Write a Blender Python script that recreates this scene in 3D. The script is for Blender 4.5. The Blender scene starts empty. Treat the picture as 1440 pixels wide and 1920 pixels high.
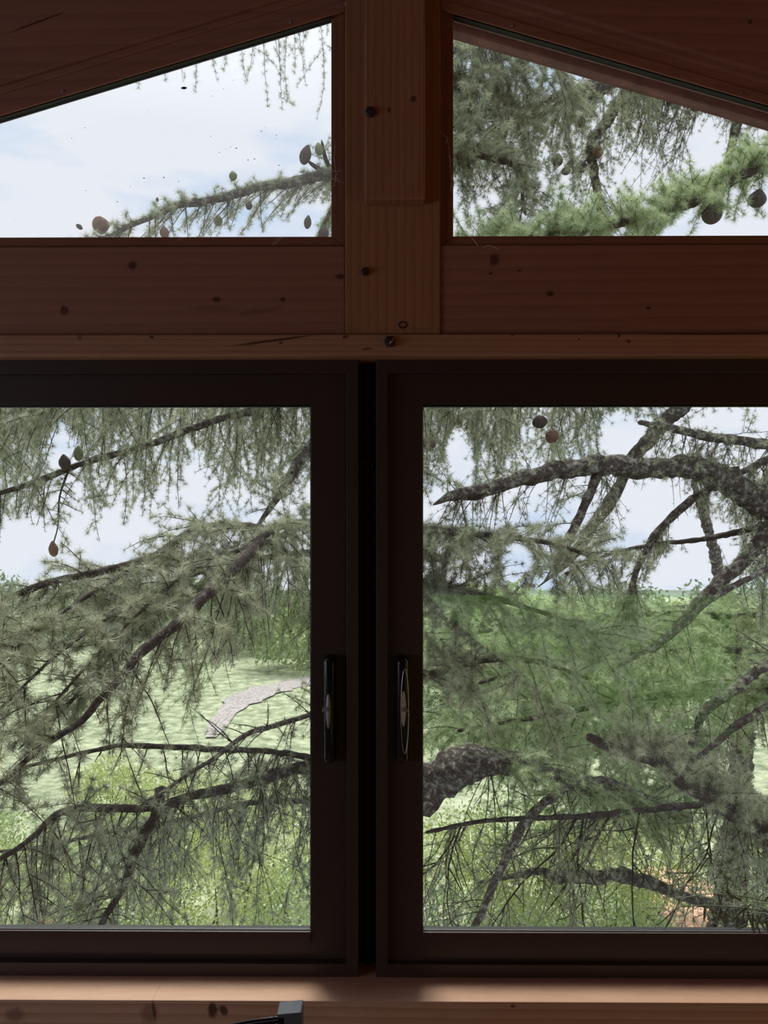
import bpy, bmesh, math
import numpy as np
from mathutils import Vector, Matrix

SC = bpy.context.scene
COL = SC.collection
PI = math.pi

# ------------------------------------------------------------------ camera
CAM = np.array((0.0, -1.2, 1.5)); F = 1386.67; YAW = math.radians(0.4)
cam_d = bpy.data.cameras.new('camera'); cam = bpy.data.objects.new('camera', cam_d); COL.objects.link(cam)
cam.location = CAM; cam.rotation_euler = (PI / 2, 0, YAW)
cam_d.sensor_fit = 'VERTICAL'; cam_d.sensor_height = 36; cam_d.lens = 26
cam_d.clip_start = 0.01; cam_d.clip_end = 500
SC.camera = cam

# ------------------------------------------------------------------ light, sky, exposure
SUN_STRENGTH = 4.9; SKY_STRENGTH = 1.08
SC.view_settings.view_transform = 'Standard'; SC.view_settings.look = 'None'
SC.view_settings.exposure = 0.0; SC.view_settings.gamma = 1.0; SC.view_settings.use_curve_mapping = False
SC.cycles.max_bounces = 10; SC.cycles.transparent_max_bounces = 24
SC.cycles.diffuse_bounces = 5; SC.cycles.sample_clamp_indirect = 6.0

sd = bpy.data.lights.new('sun', 'SUN'); sd.energy = SUN_STRENGTH; sd.angle = math.radians(24); sd.color = (1.0, 0.95, 0.86)
sun = bpy.data.objects.new('sun', sd); COL.objects.link(sun)
sun.rotation_euler = Vector((0.10, -0.46, -0.88)).to_track_quat('-Z', 'Y').to_euler()

ld = bpy.data.lights.new('room_lamp', 'POINT'); ld.energy = 8.0; ld.color = (1.0, 0.50, 0.12); ld.shadow_soft_size = 0.14
lamp = bpy.data.objects.new('room_lamp', ld); COL.objects.link(lamp); lamp.location = (2.05, -1.45, 0.95)

al = bpy.data.lights.new('side_blue_fill', 'AREA'); al.shape = 'RECTANGLE'; al.size = 1.9; al.size_y = 0.8; al.energy = 13; al.color = (0.68, 0.76, 1.0)  # added area lamp: blue fill for the room, set in the unseen left opening
side = bpy.data.objects.new('side_blue_fill', al); COL.objects.link(side); side.location = (-2.66, -1.45, 1.18); side.rotation_euler = (PI / 2, 0, -PI / 2)

world = bpy.data.worlds.new('sky'); SC.world = world; world.use_nodes = True
nt = world.node_tree; nt.nodes.clear()
def N(t, typ, **kw):
    n = t.nodes.new(typ)
    for k, v in kw.items(): setattr(n, k, v)
    return n
out = N(nt, 'ShaderNodeOutputWorld'); bg = N(nt, 'ShaderNodeBackground'); nt.links.new(bg.outputs[0], out.inputs[0])
tc = N(nt, 'ShaderNodeTexCoord'); sep = N(nt, 'ShaderNodeSeparateXYZ'); nt.links.new(tc.outputs['Generated'], sep.inputs[0])
mp = N(nt, 'ShaderNodeMapping'); mp.inputs['Scale'].default_value = (1.6, 1.6, 5.0); nt.links.new(tc.outputs['Generated'], mp.inputs[0])
nz = N(nt, 'ShaderNodeTexNoise'); nz.inputs['Scale'].default_value = 2.3; nz.inputs['Detail'].default_value = 6; nz.inputs['Roughness'].default_value = 0.55
nt.links.new(mp.outputs[0], nz.inputs['Vector'])
cr = N(nt, 'ShaderNodeValToRGB'); nt.links.new(nz.outputs['Fac'], cr.inputs[0])
cr.color_ramp.elements[0].position = 0.33; cr.color_ramp.elements[0].color = (0.60, 0.73, 0.96, 1)
cr.color_ramp.elements[1].position = 0.50; cr.color_ramp.elements[1].color = (0.88, 0.90, 0.99, 1)
# overcast sky: the zenith is brighter than the horizon
zr = N(nt, 'ShaderNodeMapRange'); nt.links.new(sep.outputs['Z'], zr.inputs['Value'])
for k, v in (('From Min', 0.45), ('From Max', 0.95), ('To Min', 1.0), ('To Max', 2.0)): zr.inputs[k].default_value = v
mul = N(nt, 'ShaderNodeMath', operation='MULTIPLY'); nt.links.new(zr.outputs[0], mul.inputs[0]); mul.inputs[1].default_value = SKY_STRENGTH
nt.links.new(cr.outputs[0], bg.inputs['Color']); nt.links.new(mul.outputs[0], bg.inputs['Strength'])

# ------------------------------------------------------------------ helpers
def ray(px, py):
    u = (px - 720) / F; v = (960 - py) / F
    c, s = math.cos(YAW), math.sin(YAW)
    return np.array((-s + c * u, c + s * u, v))
def P(px, py, y):
    r = ray(px, py); return CAM + r * ((y - CAM[1]) / r[1])
def X(px, y): return float(P(px, 960, y)[0])
def Z(py, y): return float(P(720, py, y)[2])
def proj(p):
    d = np.asarray(p) - CAM; c, s = math.cos(YAW), math.sin(YAW)
    dep = -s * d[..., 0] + c * d[..., 1]; rt = c * d[..., 0] + s * d[..., 1]
    return 720 + F * rt / dep, 960 - F * d[..., 2] / dep

def tag(o, label=None, cat=None, group=None, kind=None):
    if label: o['label'] = label
    if cat: o['category'] = cat
    if group: o['group'] = group
    if kind: o['kind'] = kind
    return o
def empty(name, loc, label=None, cat=None, group=None, kind=None):
    o = bpy.data.objects.new(name, None); COL.objects.link(o); o.location = Vector([float(a) for a in loc]); o.empty_display_size = 0.1
    return tag(o, label, cat, group, kind)
def world_loc(o):
    return o.location.copy() if o.type == 'EMPTY' else Vector((0, 0, 0))
def link(name, me, mat, parent=None, smooth=False):
    o = bpy.data.objects.new(name, me); COL.objects.link(o)
    if mat is not None and not me.materials: me.materials.append(mat)
    if parent is not None:
        o.parent = parent; o.matrix_parent_inverse = Matrix.Translation(-world_loc(parent))
    if smooth:
        me.polygons.foreach_set('use_smooth', np.ones(len(me.polygons), bool))
    return o
def from_bm(name, bm, mat, parent=None, bevel=0.0, smooth=False, seg=2):
    if bevel > 0:
        bmesh.ops.bevel(bm, geom=list(bm.edges), offset=bevel, segments=seg, profile=0.6, affect='EDGES', clamp_overlap=True)
    bmesh.ops.recalc_face_normals(bm, faces=list(bm.faces))
    me = bpy.data.meshes.new(name); bm.to_mesh(me); bm.free()
    return link(name, me, mat, parent, smooth)
def prism(bm, pts, y0, y1):
    a = [bm.verts.new((p[0], y0, p[1])) for p in pts]; b = [bm.verts.new((p[0], y1, p[1])) for p in pts]
    n = len(pts); bm.faces.new(a); bm.faces.new(b[::-1])
    for i in range(n): bm.faces.new((a[i], b[i], b[(i + 1) % n], a[(i + 1) % n]))
def box(bm, x0, x1, y0, y1, z0, z1):
    prism(bm, [(x0, z0), (x1, z0), (x1, z1), (x0, z1)], y0, y1)
def pbox(bm, px0, px1, py0, py1, y0, y1):
    box(bm, X(px0, y0), X(px1, y0), y0, y1, Z(py1, y0), Z(py0, y0))
def pprism(bm, pts, y0, y1):
    prism(bm, [(X(a, y0), Z(b, y0)) for a, b in pts], y0, y1)
def mesh_np(name, verts, faces, mat, parent=None, smooth=False):
    """faces: (n,k) integer array"""
    verts = np.asarray(verts, np.float32); faces = np.asarray(faces, np.int32)
    me = bpy.data.meshes.new(name); n, k = faces.shape
    me.vertices.add(len(verts)); me.vertices.foreach_set('co', verts.ravel())
    me.loops.add(n * k); me.loops.foreach_set('vertex_index', faces.ravel())
    me.polygons.add(n); me.polygons.foreach_set('loop_start', np.arange(0, n * k, k, dtype=np.int32))
    me.update(calc_edges=True)
    return link(name, me, mat, parent, smooth)
def nrm(v):
    v = np.asarray(v, float); return v / (np.linalg.norm(v) + 1e-12)

# ------------------------------------------------------------------ materials
def new_mat(name):
    m = bpy.data.materials.new(name); m.use_nodes = True
    t = m.node_tree; t.nodes.clear()
    o = N(t, 'ShaderNodeOutputMaterial'); return m, t, o
def simple(name, col, rough=0.6, metal=0.0, spec=0.5, noise=0.0, nscale=20):
    m, t, o = new_mat(name); b = N(t, 'ShaderNodeBsdfPrincipled'); t.links.new(b.outputs[0], o.inputs[0])
    b.inputs['Base Color'].default_value = (*col, 1); b.inputs['Roughness'].default_value = rough
    b.inputs['Metallic'].default_value = metal; b.inputs['Specular IOR Level'].default_value = spec
    c = N(t, 'ShaderNodeTexCoord'); n = N(t, 'ShaderNodeTexNoise'); n.inputs['Scale'].default_value = nscale; n.inputs['Detail'].default_value = 4
    t.links.new(c.outputs['Object'], n.inputs['Vector'])
    r = N(t, 'ShaderNodeValToRGB'); t.links.new(n.outputs['Fac'], r.inputs[0])
    r.color_ramp.elements[0].position = 0.3; r.color_ramp.elements[1].position = 0.7
    r.color_ramp.elements[0].color = (*[c_ * (1 - noise) for c_ in col], 1); r.color_ramp.elements[1].color = (*[min(1, c_ * (1 + noise)) for c_ in col], 1)
    t.links.new(r.outputs[0], b.inputs['Base Color'])
    return m
def wood(name, base, dark, axis='x', slope=0.0, knots=(), ring=40.0, dist=9.0, ringmix=0.5, seed=0.0, rough=0.55):
    """knots: (x, z, rx, rz, angle, strength) in metres on the face"""
    m, t, o = new_mat(name); b = N(t, 'ShaderNodeBsdfPrincipled'); t.links.new(b.outputs[0], o.inputs[0])
    b.inputs['Roughness'].default_value = rough; b.inputs['Specular IOR Level'].default_value = 0.3
    c = N(t, 'ShaderNodeTexCoord'); mp = N(t, 'ShaderNodeMapping')
    mp.inputs['Rotation'].default_value = (0, slope, 0); mp.inputs['Location'].default_value = (seed, seed * 1.7, seed * 0.6)
    mp.inputs['Scale'].default_value = (0.10, 0.6, 1) if axis == 'x' else (1, 0.6, 0.10)
    t.links.new(c.outputs['Object'], mp.inputs[0])
    w = N(t, 'ShaderNodeTexWave', wave_type='BANDS', bands_direction='Z' if axis == 'x' else 'X', wave_profile='SAW')
    w.inputs['Scale'].default_value = ring; w.inputs['Distortion'].default_value = dist
    w.inputs['Detail'].default_value = 2.0; w.inputs['Detail Scale'].default_value = 0.22; w.inputs['Detail Roughness'].default_value = 0.45
    t.links.new(mp.outputs[0], w.inputs['Vector'])
    n1 = N(t, 'ShaderNodeTexNoise'); n1.inputs['Scale'].default_value = 160; n1.inputs['Detail'].default_value = 3
    t.links.new(mp.outputs[0], n1.inputs['Vector'])
    n2 = N(t, 'ShaderNodeTexNoise'); n2.inputs['Scale'].default_value = 9; n2.inputs['Detail'].default_value = 3
    t.links.new(mp.outputs[0], n2.inputs['Vector'])
    pw = N(t, 'ShaderNodeMath', operation='POWER'); t.links.new(w.outputs['Fac'], pw.inputs[0]); pw.inputs[1].default_value = 1.8
    a1 = N(t, 'ShaderNodeMath', operation='MULTIPLY_ADD'); t.links.new(pw.outputs[0], a1.inputs[0]); a1.inputs[1].default_value = ringmix
    n1m = N(t, 'ShaderNodeMath', operation='MULTIPLY_ADD'); t.links.new(n1.outputs['Fac'], n1m.inputs[0]); n1m.inputs[1].default_value = 0.5; n1m.inputs[2].default_value = -0.22
    n2m = N(t, 'ShaderNodeMath', operation='MULTIPLY_ADD'); t.links.new(n2.outputs['Fac'], n2m.inputs[0]); n2m.inputs[1].default_value = 0.7; t.links.new(n1m.outputs[0], n2m.inputs[2])
    s0 = N(t, 'ShaderNodeMath', operation='ADD'); t.links.new(n2m.outputs[0], s0.inputs[0]); s0.inputs[1].default_value = -0.25
    t.links.new(s0.outputs[0], a1.inputs[2]); a1.use_clamp = True
    mix = N(t, 'ShaderNodeMix', data_type='RGBA'); mix.inputs[6].default_value = (*base, 1); mix.inputs[7].default_value = (*dark, 1)
    t.links.new(a1.outputs[0], mix.inputs[0]); col = mix.outputs[2]
    for (kx, kz, rx, rz, ang, st) in knots:
        km = N(t, 'ShaderNodeMapping', vector_type='TEXTURE'); km.inputs['Location'].default_value = (kx, 0, kz)
        km.inputs['Rotation'].default_value = (0, -ang, 0); km.inputs['Scale'].default_value = (rx, 1e5, rz)
        nadd = N(t, 'ShaderNodeVectorMath', operation='ADD'); t.links.new(c.outputs['Object'], nadd.inputs[0])
        nn = N(t, 'ShaderNodeTexNoise'); nn.inputs['Scale'].default_value = 120; t.links.new(c.outputs['Object'], nn.inputs['Vector'])
        sc = N(t, 'ShaderNodeVectorMath', operation='SCALE'); sc.inputs['Scale'].default_value = min(rx, rz) * 0.9
        t.links.new(nn.outputs['Color'], sc.inputs[0]); t.links.new(sc.outputs[0], nadd.inputs[1])
        t.links.new(nadd.outputs[0], km.inputs[0])
        ln = N(t, 'ShaderNodeVectorMath', operation='LENGTH'); t.links.new(km.outputs[0], ln.inputs[0])
        mr = N(t, 'ShaderNodeMapRange'); t.links.new(ln.outputs['Value'], mr.inputs['Value'])
        for k, v in (('From Min', 0.7), ('From Max', 1.3), ('To Min', st), ('To Max', 0.0)): mr.inputs[k].default_value = v
        k2 = N(t, 'ShaderNodeMix', data_type='RGBA'); t.links.new(mr.outputs[0], k2.inputs[0]); t.links.new(col, k2.inputs[6])
        k2.inputs[7].default_value = (dark[0] * 0.22, dark[1] * 0.2, dark[2] * 0.2, 1); col = k2.outputs[2]
    t.links.new(col, b.inputs['Base Color'])
    bp = N(t, 'ShaderNodeBump'); bp.inputs['Strength'].default_value = 0.25; bp.inputs['Distance'].default_value = 0.002
    t.links.new(a1.outputs[0], bp.inputs['Height']); t.links.new(bp.outputs[0], b.inputs['Normal'])
    return m
def glass_mat(name, dust, dustcol=(0.8, 0.82, 0.86)):
    m, t, o = new_mat(name)
    tr = N(t, 'ShaderNodeBsdfTransparent'); tr.inputs[0].default_value = (0.985, 0.992, 0.988, 1)
    gl = N(t, 'ShaderNodeBsdfGlossy'); gl.inputs['Roughness'].default_value = 0.0; gl.inputs[0].default_value = (1, 1, 1, 1)
    lw = N(t, 'ShaderNodeLayerWeight'); lw.inputs['Blend'].default_value = 0.5
    p5 = N(t, 'ShaderNodeMath', operation='POWER'); t.links.new(lw.outputs['Facing'], p5.inputs[0]); p5.inputs[1].default_value = 5
    ma = N(t, 'ShaderNodeMath', operation='MULTIPLY_ADD'); t.links.new(p5.outputs[0], ma.inputs[0]); ma.inputs[1].default_value = 0.95; ma.inputs[2].default_value = 0.03
    mx = N(t, 'ShaderNodeMixShader'); t.links.new(ma.outputs[0], mx.inputs[0]); t.links.new(tr.outputs[0], mx.inputs[1]); t.links.new(gl.outputs[0], mx.inputs[2])
    du = N(t, 'ShaderNodeBsdfTranslucent'); du.inputs[0].default_value = (*dustcol, 1)
    c = N(t, 'ShaderNodeTexCoord'); n = N(t, 'ShaderNodeTexNoise'); n.inputs['Scale'].default_value = 5; n.inputs['Detail'].default_value = 5
    t.links.new(c.outputs['Object'], n.inputs['Vector'])
    dm = N(t, 'ShaderNodeMath', operation='MULTIPLY'); t.links.new(n.outputs['Fac'], dm.inputs[0]); dm.inputs[1].default_value = dust * 2
    m2 = N(t, 'ShaderNodeMixShader'); t.links.new(dm.outputs[0], m2.inputs[0]); t.links.new(mx.outputs[0], m2.inputs[1]); t.links.new(du.outputs[0], m2.inputs[2])
    t.links.new(m2.outputs[0], o.inputs[0]); return m
def leaf_mat(name, c1, c2, transl=0.35, nscale=3.0, gloss=0.06):
    m, t, o = new_mat(name)
    c = N(t, 'ShaderNodeTexCoord'); n = N(t, 'ShaderNodeTexNoise'); n.inputs['Scale'].default_value = nscale; n.inputs['Detail'].default_value = 6; n.inputs['Roughness'].default_value = 0.7
    t.links.new(c.outputs['Object'], n.inputs['Vector'])
    r = N(t, 'ShaderNodeValToRGB'); t.links.new(n.outputs['Fac'], r.inputs[0])
    r.color_ramp.elements[0].position = 0.35; r.color_ramp.elements[0].color = (*c1, 1)
    r.color_ramp.elements[1].position = 0.65; r.color_ramp.elements[1].color = (*c2, 1)
    d = N(t, 'ShaderNodeBsdfDiffuse'); tl = N(t, 'ShaderNodeBsdfTranslucent'); g = N(t, 'ShaderNodeBsdfGlossy'); g.inputs['Roughness'].default_value = 0.35
    t.links.new(r.outputs[0], d.inputs[0]); t.links.new(r.outputs[0], tl.inputs[0])
    m1 = N(t, 'ShaderNodeMixShader'); m1.inputs[0].default_value = transl; t.links.new(d.outputs[0], m1.inputs[1]); t.links.new(tl.outputs[0], m1.inputs[2])
    m2 = N(t, 'ShaderNodeMixShader'); m2.inputs[0].default_value = gloss; t.links.new(m1.outputs[0], m2.inputs[1]); t.links.new(g.outputs[0], m2.inputs[2])
    t.links.new(m2.outputs[0], o.inputs[0]); return m
def bark_mat(name, dark, mid, lichen, lich=0.5, scale=30):
    m, t, o = new_mat(name); b = N(t, 'ShaderNodeBsdfPrincipled'); t.links.new(b.outputs[0], o.inputs[0]); b.inputs['Roughness'].default_value = 0.9; b.inputs['Specular IOR Level'].default_value = 0.2
    c = N(t, 'ShaderNodeTexCoord')
    n = N(t, 'ShaderNodeTexNoise'); n.inputs['Scale'].default_value = scale * 2; n.inputs['Detail'].default_value = 5; t.links.new(c.outputs['Object'], n.inputs['Vector'])
    r = N(t, 'ShaderNodeValToRGB'); t.links.new(n.outputs['Fac'], r.inputs[0]); r.color_ramp.elements[0].position = 0.35; r.color_ramp.elements[1].position = 0.65
    r.color_ramp.elements[0].color = (*dark, 1); r.color_ramp.elements[1].color = (*mid, 1)
    n2 = N(t, 'ShaderNodeTexNoise'); n2.inputs['Scale'].default_value = scale * 0.6; n2.inputs['Detail'].default_value = 7; n2.inputs['Roughness'].default_value = 0.7; t.links.new(c.outputs['Object'], n2.inputs['Vector'])
    r2 = N(t, 'ShaderNodeValToRGB'); t.links.new(n2.outputs['Fac'], r2.inputs[0])
    r2.color_ramp.elements[0].position = 0.60 - 0.22 * lich; r2.color_ramp.elements[1].position = 0.78 - 0.22 * lich
    mx = N(t, 'ShaderNodeMix', data_type='RGBA'); t.links.new(r2.outputs[0], mx.inputs[0]); t.links.new(r.outputs[0], mx.inputs[6]); mx.inputs[7].default_value = (*lichen, 1)
    t.links.new(mx.outputs[2], b.inputs['Base Color'])
    bp = N(t, 'ShaderNodeBump'); bp.inputs['Strength'].default_value = 0.7; bp.inputs['Distance'].default_value = 0.01
    t.links.new(n2.outputs['Fac'], bp.inputs['Height']); t.links.new(bp.outputs[0], b.inputs['Normal']); return m

WB = (0.36, 0.165, 0.122); WD = (0.21, 0.082, 0.054)
def K(px, py, rx, ry, ang=0.0, st=0.8, y=0.0):
    s = (y - CAM[1]) / F; return (X(px, y), Z(py, y), rx * s, ry * s, ang, st)
M_beamL = wood('wood_beam_left', WB, WD, knots=[K(252, 493, 8, 8), K(124, 577, 8, 8), K(408, 558, 8, 5), K(532, 559, 5, 4), K(640, 516, 9, 5), K(400, 575, 40, 6, 0, 0.25), K(490, 580, 40, 5, 0.15, 0.25)], ring=16, dist=7, ringmix=0.32)
M_beamR = wood('wood_beam_right', WB, WD, knots=[K(931, 484, 9, 11, 0, 0.75), K(921, 512, 4, 2, 0.5), K(974, 507, 4, 1.6), K(1034, 549, 7, 5), K(1217, 577, 4, 3)], ring=16, dist=9, ringmix=0.36, seed=3.1)
M_post = wood('wood_post', (0.40, 0.19, 0.10), WD, axis='z', knots=[], ring=22, dist=3, ringmix=0.4, seed=1.3)
M_board = wood('wood_board', (0.40, 0.19, 0.11), WD, axis='z', knots=[K(731, 224, 3, 5), K(776, 203, 5, 6), K(745, 405, 3, 5)], ring=26, dist=3.5, ringmix=0.42, seed=5.3)
M_header = wood('wood_header', (0.46, 0.24, 0.15), (0.26, 0.115, 0.068), knots=[K(515, 641, 70, 2.2, 0.13, 0.9), K(650, 634, 6, 3, 0.3), K(158, 632, 5, 6, 0, 0.5), K(291, 634, 4, 3), K(530, 645, 4, 2), K(689, 657, 9, 2, 0.1), K(959, 630, 3, 3), K(1157, 632, 3, 4), K(1175, 643, 5, 3, -0.4), K(1330, 629, 120, 2.5, 0.0, 0.8), K(1082, 639, 2, 2)], ring=30, dist=9, ringmix=0.5, seed=7.7)
M_trimw = wood('wood_window_trim', (0.30, 0.13, 0.08), (0.17, 0.065, 0.04), ring=30, dist=4, ringmix=0.35, seed=2.2)
M_trimv = wood('wood_window_trim_upright', (0.30, 0.13, 0.08), (0.17, 0.065, 0.04), axis='z', ring=30, dist=4, ringmix=0.35, seed=2.9)
SL = math.atan(0.297)
M_raftL = wood('wood_rafter_left', WB, WD, slope=SL, ring=12, dist=6, ringmix=0.3, seed=4.4, knots=[K(60, 22, 55, 1.6, 0.35, 0.9, -0.03)])
M_raftR = wood('wood_rafter_right', WB, WD, slope=-SL, ring=12, dist=6, ringmix=0.3, seed=8.4, knots=[K(1420, 26, 4, 4, 0, .8, -0.03)])
M_sill = wood('wood_sill', (0.60, 0.39, 0.275), (0.36, 0.185, 0.11), ring=22, dist=15, ringmix=0.55, seed=6.2,
              knots=[K(403, 1892, 9, 14, 0, 0.93, -0.04), K(422, 1893, 7, 10, 0.6, 0.9, -0.04), K(289, 1896, 16, 19, 0, 0.45, -0.04), K(290, 1895, 3, 16, 0.15, 0.85, -0.04), K(34, 1900, 18, 13, 0, 0.5, -0.04), K(963, 1884, 5, 3, 0, 0.8, -0.04)], rough=0.6)
M_wall = wood('wood_wall', (0.33, 0.15, 0.085), WD, ring=10, dist=5, ringmix=0.3, seed=9.4)
M_floor = wood('wood_floor', (0.20, 0.10, 0.06), (0.12, 0.055, 0.03), ring=10, dist=5, seed=1.4)
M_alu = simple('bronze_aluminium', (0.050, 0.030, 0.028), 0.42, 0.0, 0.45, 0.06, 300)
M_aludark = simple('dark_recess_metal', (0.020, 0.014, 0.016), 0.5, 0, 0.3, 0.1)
M_gasket = simple('black_rubber', (0.012, 0.013, 0.016), 0.45, 0, 0.5)
M_spacer = simple('grey_spacer', (0.30, 0.31, 0.33), 0.4, 0.6)
M_black = simple('black_plastic', (0.008, 0.008, 0.013), 0.22, 0, 0.5)
M_chrome = simple('brushed_metal', (0.55, 0.56, 0.58), 0.28, 1.0)
M_greyp = simple('grey_plastic', (0.30, 0.30, 0.31), 0.4, 0.3)
M_plate = simple('pale_grey_plate', (0.62, 0.62, 0.64), 0.5, 0, 0.4)
M_peg = simple('dark_bolt', (0.045, 0.025, 0.025), 0.5, 0.2, 0.4, 0.3, 200)
M_eave = simple('eave_board', (0.12, 0.048, 0.044), 0.8, 0, 0.3, 0.4, 25)
M_eavel = simple('eave_metal_edge', (0.30, 0.22, 0.215), 0.6, 0, 0.3, 0.2, 60)
M_dkplastic = simple('dark_grey_plastic', (0.085, 0.10, 0.125), 0.5, 0, 0.4, 0.1)
M_web = simple('cobweb_silk', (0.75, 0.74, 0.72), 0.8, 0, 0.2)
M_speck = simple('dust_speck', (0.10, 0.07, 0.07), 0.9, 0, 0.1)
M_glassUL = glass_mat('dusty_glass', 0.013)
M_glassUR = glass_mat('clear_glass', 0.0006)
M_glassL = glass_mat('sash_glass', 0.0004)

# ------------------------------------------------------------------ setting: the gable wall
def struct(o, label=None):
    o['kind'] = 'structure'
    if label: o['label'] = label
    return o
YR = -0.03   # rafter face
bm = bmesh.new(); pbox(bm, -900, 647, 461, 627, 0.0, 0.14)
struct(from_bm('trim_1', bm, M_beamL, bevel=0.002), 'wide dark reddish pine crossbeam left of the post')
bm = bmesh.new(); pbox(bm, 825, 2400, 460, 627, 0.0, 0.14)
struct(from_bm('trim_2', bm, M_beamR, bevel=0.002), 'wide dark orange-brown pine crossbeam right of the post')
bm = bmesh.new(); pbox(bm, 647, 826, -320, 627, -0.004, 0.14)
post = struct(from_bm('trim_3', bm, M_post, bevel=0.0025), 'upright pine post between the two gable windows')
bm = bmesh.new(); pbox(bm, 684, 797, -330, 374, -0.03, -0.0045)
board = struct(from_bm('trim_4', bm, M_board, bevel=0.003), 'shorter pine board fixed on the front of the post')
bm = bmesh.new(); pbox(bm, -900, 2400, 626, 666, -0.014, 0.10)
header = struct(from_bm('trim_5', bm, M_header, bevel=0.004), 'long lighter pine lath above the sliding windows with a split')

def disc(name, px, py, y, rpx, depth, mat, parent, sides=14, dome=0.3, label=None):
    s = (y - CAM[1]) / F; c = P(px, py, y); bm = bmesh.new()
    r = rpx * s; rings = []
    for (rr, dd) in ((1.0, 0.0), (1.0, 0.6), (0.8, 0.9), (0.35, 1.0)):
        rings.append([bm.verts.new((c[0] + rr * r * math.cos(2 * PI * i / sides), y - depth * dd, c[2] + rr * r * math.sin(2 * PI * i / sides))) for i in range(sides)])
    for a, b_ in zip(rings, rings[1:]):
        for i in range(sides): bm.faces.new((a[i], a[(i + 1) % sides], b_[(i + 1) % sides], b_[i]))
    bm.faces.new(rings[-1]); bm.faces.new(rings[0][::-1])
    o = from_bm(name, bm, mat, parent)
    if label: o['label'] = label
    return o
disc('bolt_head', 694, 211, -0.031, 9.5, 0.006, M_peg, board, 14, label='round dark bolt head')
disc('bolt_head', 685, 510, -0.004, 8, 0.008, M_peg, post, 6, label='six-sided dark bolt head')
disc('bolt_head', 731, 641, -0.0145, 11, 0.008, M_peg, header, 6, label='six-sided dark bolt head')
# bent bright nail on the header
def tube_arrays(pts, rad, S=6, up=None):
    pts = np.asarray(pts, float); n = len(pts); rad = np.broadcast_to(np.asarray(rad, float), (n,))
    t = np.gradient(pts, axis=0); t /= (np.linalg.norm(t, axis=1, keepdims=True) + 1e-12)
    ref = np.array((0.31, 0.17, 0.93)) if abs(t[0, 2]) < 0.9 else np.array((0.9, 0.3, 0.1))
    u = np.cross(t, ref); u /= (np.linalg.norm(u, axis=1, keepdims=True) + 1e-12); w = np.cross(t, u)
    a = np.arange(S) * 2 * PI / S
    v = pts[:, None] + rad[:, None, None] * (np.cos(a)[None, :, None] * u[:, None] + np.sin(a)[None, :, None] * w[:, None])
    return v.reshape(-1, 3)
def tube_faces(n, S):
    i = np.arange(n - 1)[:, None]; j = np.arange(S)[None]; j2 = (j + 1) % S
    return np.stack((i * S + j, i * S + j2, (i + 1) * S + j2, (i + 1) * S + j), -1).reshape(-1, 4)
def tubes(name, items, S, mat, parent=None, smooth=True):
    """items: list of (pts, radii); one mesh"""
    V, Fc, off = [], [], 0
    for pts, rad in items:
        pts = np.asarray(pts, float); n = len(pts)
        if n < 2: continue
        # close the ends by tiny end rings
        rad = np.broadcast_to(np.asarray(rad, float), (n,))
        d0 = nrm(pts[0] - pts[1]); d1 = nrm(pts[-1] - pts[-2])
        pp = np.vstack((pts[0] + d0 * rad[0] * 0.2, pts, pts[-1] + d1 * rad[-1] * 0.6)); rr = np.concatenate(([rad[0] * 0.05], rad, [rad[-1] * 0.05]))
        V.append(tube_arrays(pp, rr, S)); Fc.append(tube_faces(n + 2, S) + off); off += (n + 2) * S
    if not V: return None
    return mesh_np(name, np.vstack(V), np.vstack(Fc), mat, parent, smooth)
tubes('nail', [([P(730, 647, -0.024), P(733, 641, -0.032), P(738, 634, -0.030)], 0.0013)], 6, M_chrome, header)['label'] = 'short bright bent nail'
a = np.linspace(0, 2 * PI, 17)
tubes('knot_ring', [([P(755, 609, -0.0045) + np.array((0.0065 * math.cos(q), 0, 0.005 * math.sin(q))) for q in a], 0.0012)], 5, M_peg, post)

# rafters: wide board, lower batten, black seal
def lineL(x, off): return 215 - 0.302 * x + off
def lineR(x, off): return 25.5 + 0.293 * (x - 852) + off
for nm, ln, x0, x1, mw, side in (('trim_6', lineL, -1400, 647, M_raftL, 'left'), ('trim_7', lineR, 826, 2700, M_raftR, 'right')):
    bm = bmesh.new(); pprism(bm, [(x0, ln(x0, -58)), (x1, ln(x1, -58)), (x1, ln(x1, -470)), (x0, ln(x0, -470))], YR + 0.02, 0.02)
    r = struct(from_bm(nm, bm, mw, bevel=0.004), 'wide sloping pine rafter on the %s of the gable' % side)
    bm = bmesh.new(); pprism(bm, [(x0, ln(x0, -40)), (x1, ln(x1, -40)), (x1, ln(x1, -62)), (x0, ln(x0, -62))], YR + 0.026, 0.004)
    from_bm('moulding', bm, mw, r, bevel=0.003)
    bm = bmesh.new(); pprism(bm, [(x0, ln(x0, -17)), (x1, ln(x1, -17)), (x1, ln(x1, -45)), (x0, ln(x0, -45))], -0.001, 0.004)
    from_bm('batten', bm, mw, r, bevel=0.002)
    bm = bmesh.new(); pprism(bm, [(x0, ln(x0, 0)), (x1, ln(x1, 0)), (x1, ln(x1, -20)), (x0, ln(x0, -20))], -0.004, -0.0005)
    from_bm('glazing_bead', bm, mw, r, bevel=0.002)
    for sx in ((545, 117) if side == 'left' else (960, 1390)):
        disc('screw', sx, ln(sx, -9), -0.0045, 3.2, 0.0012, M_greyp, r, 10)
        
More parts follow.
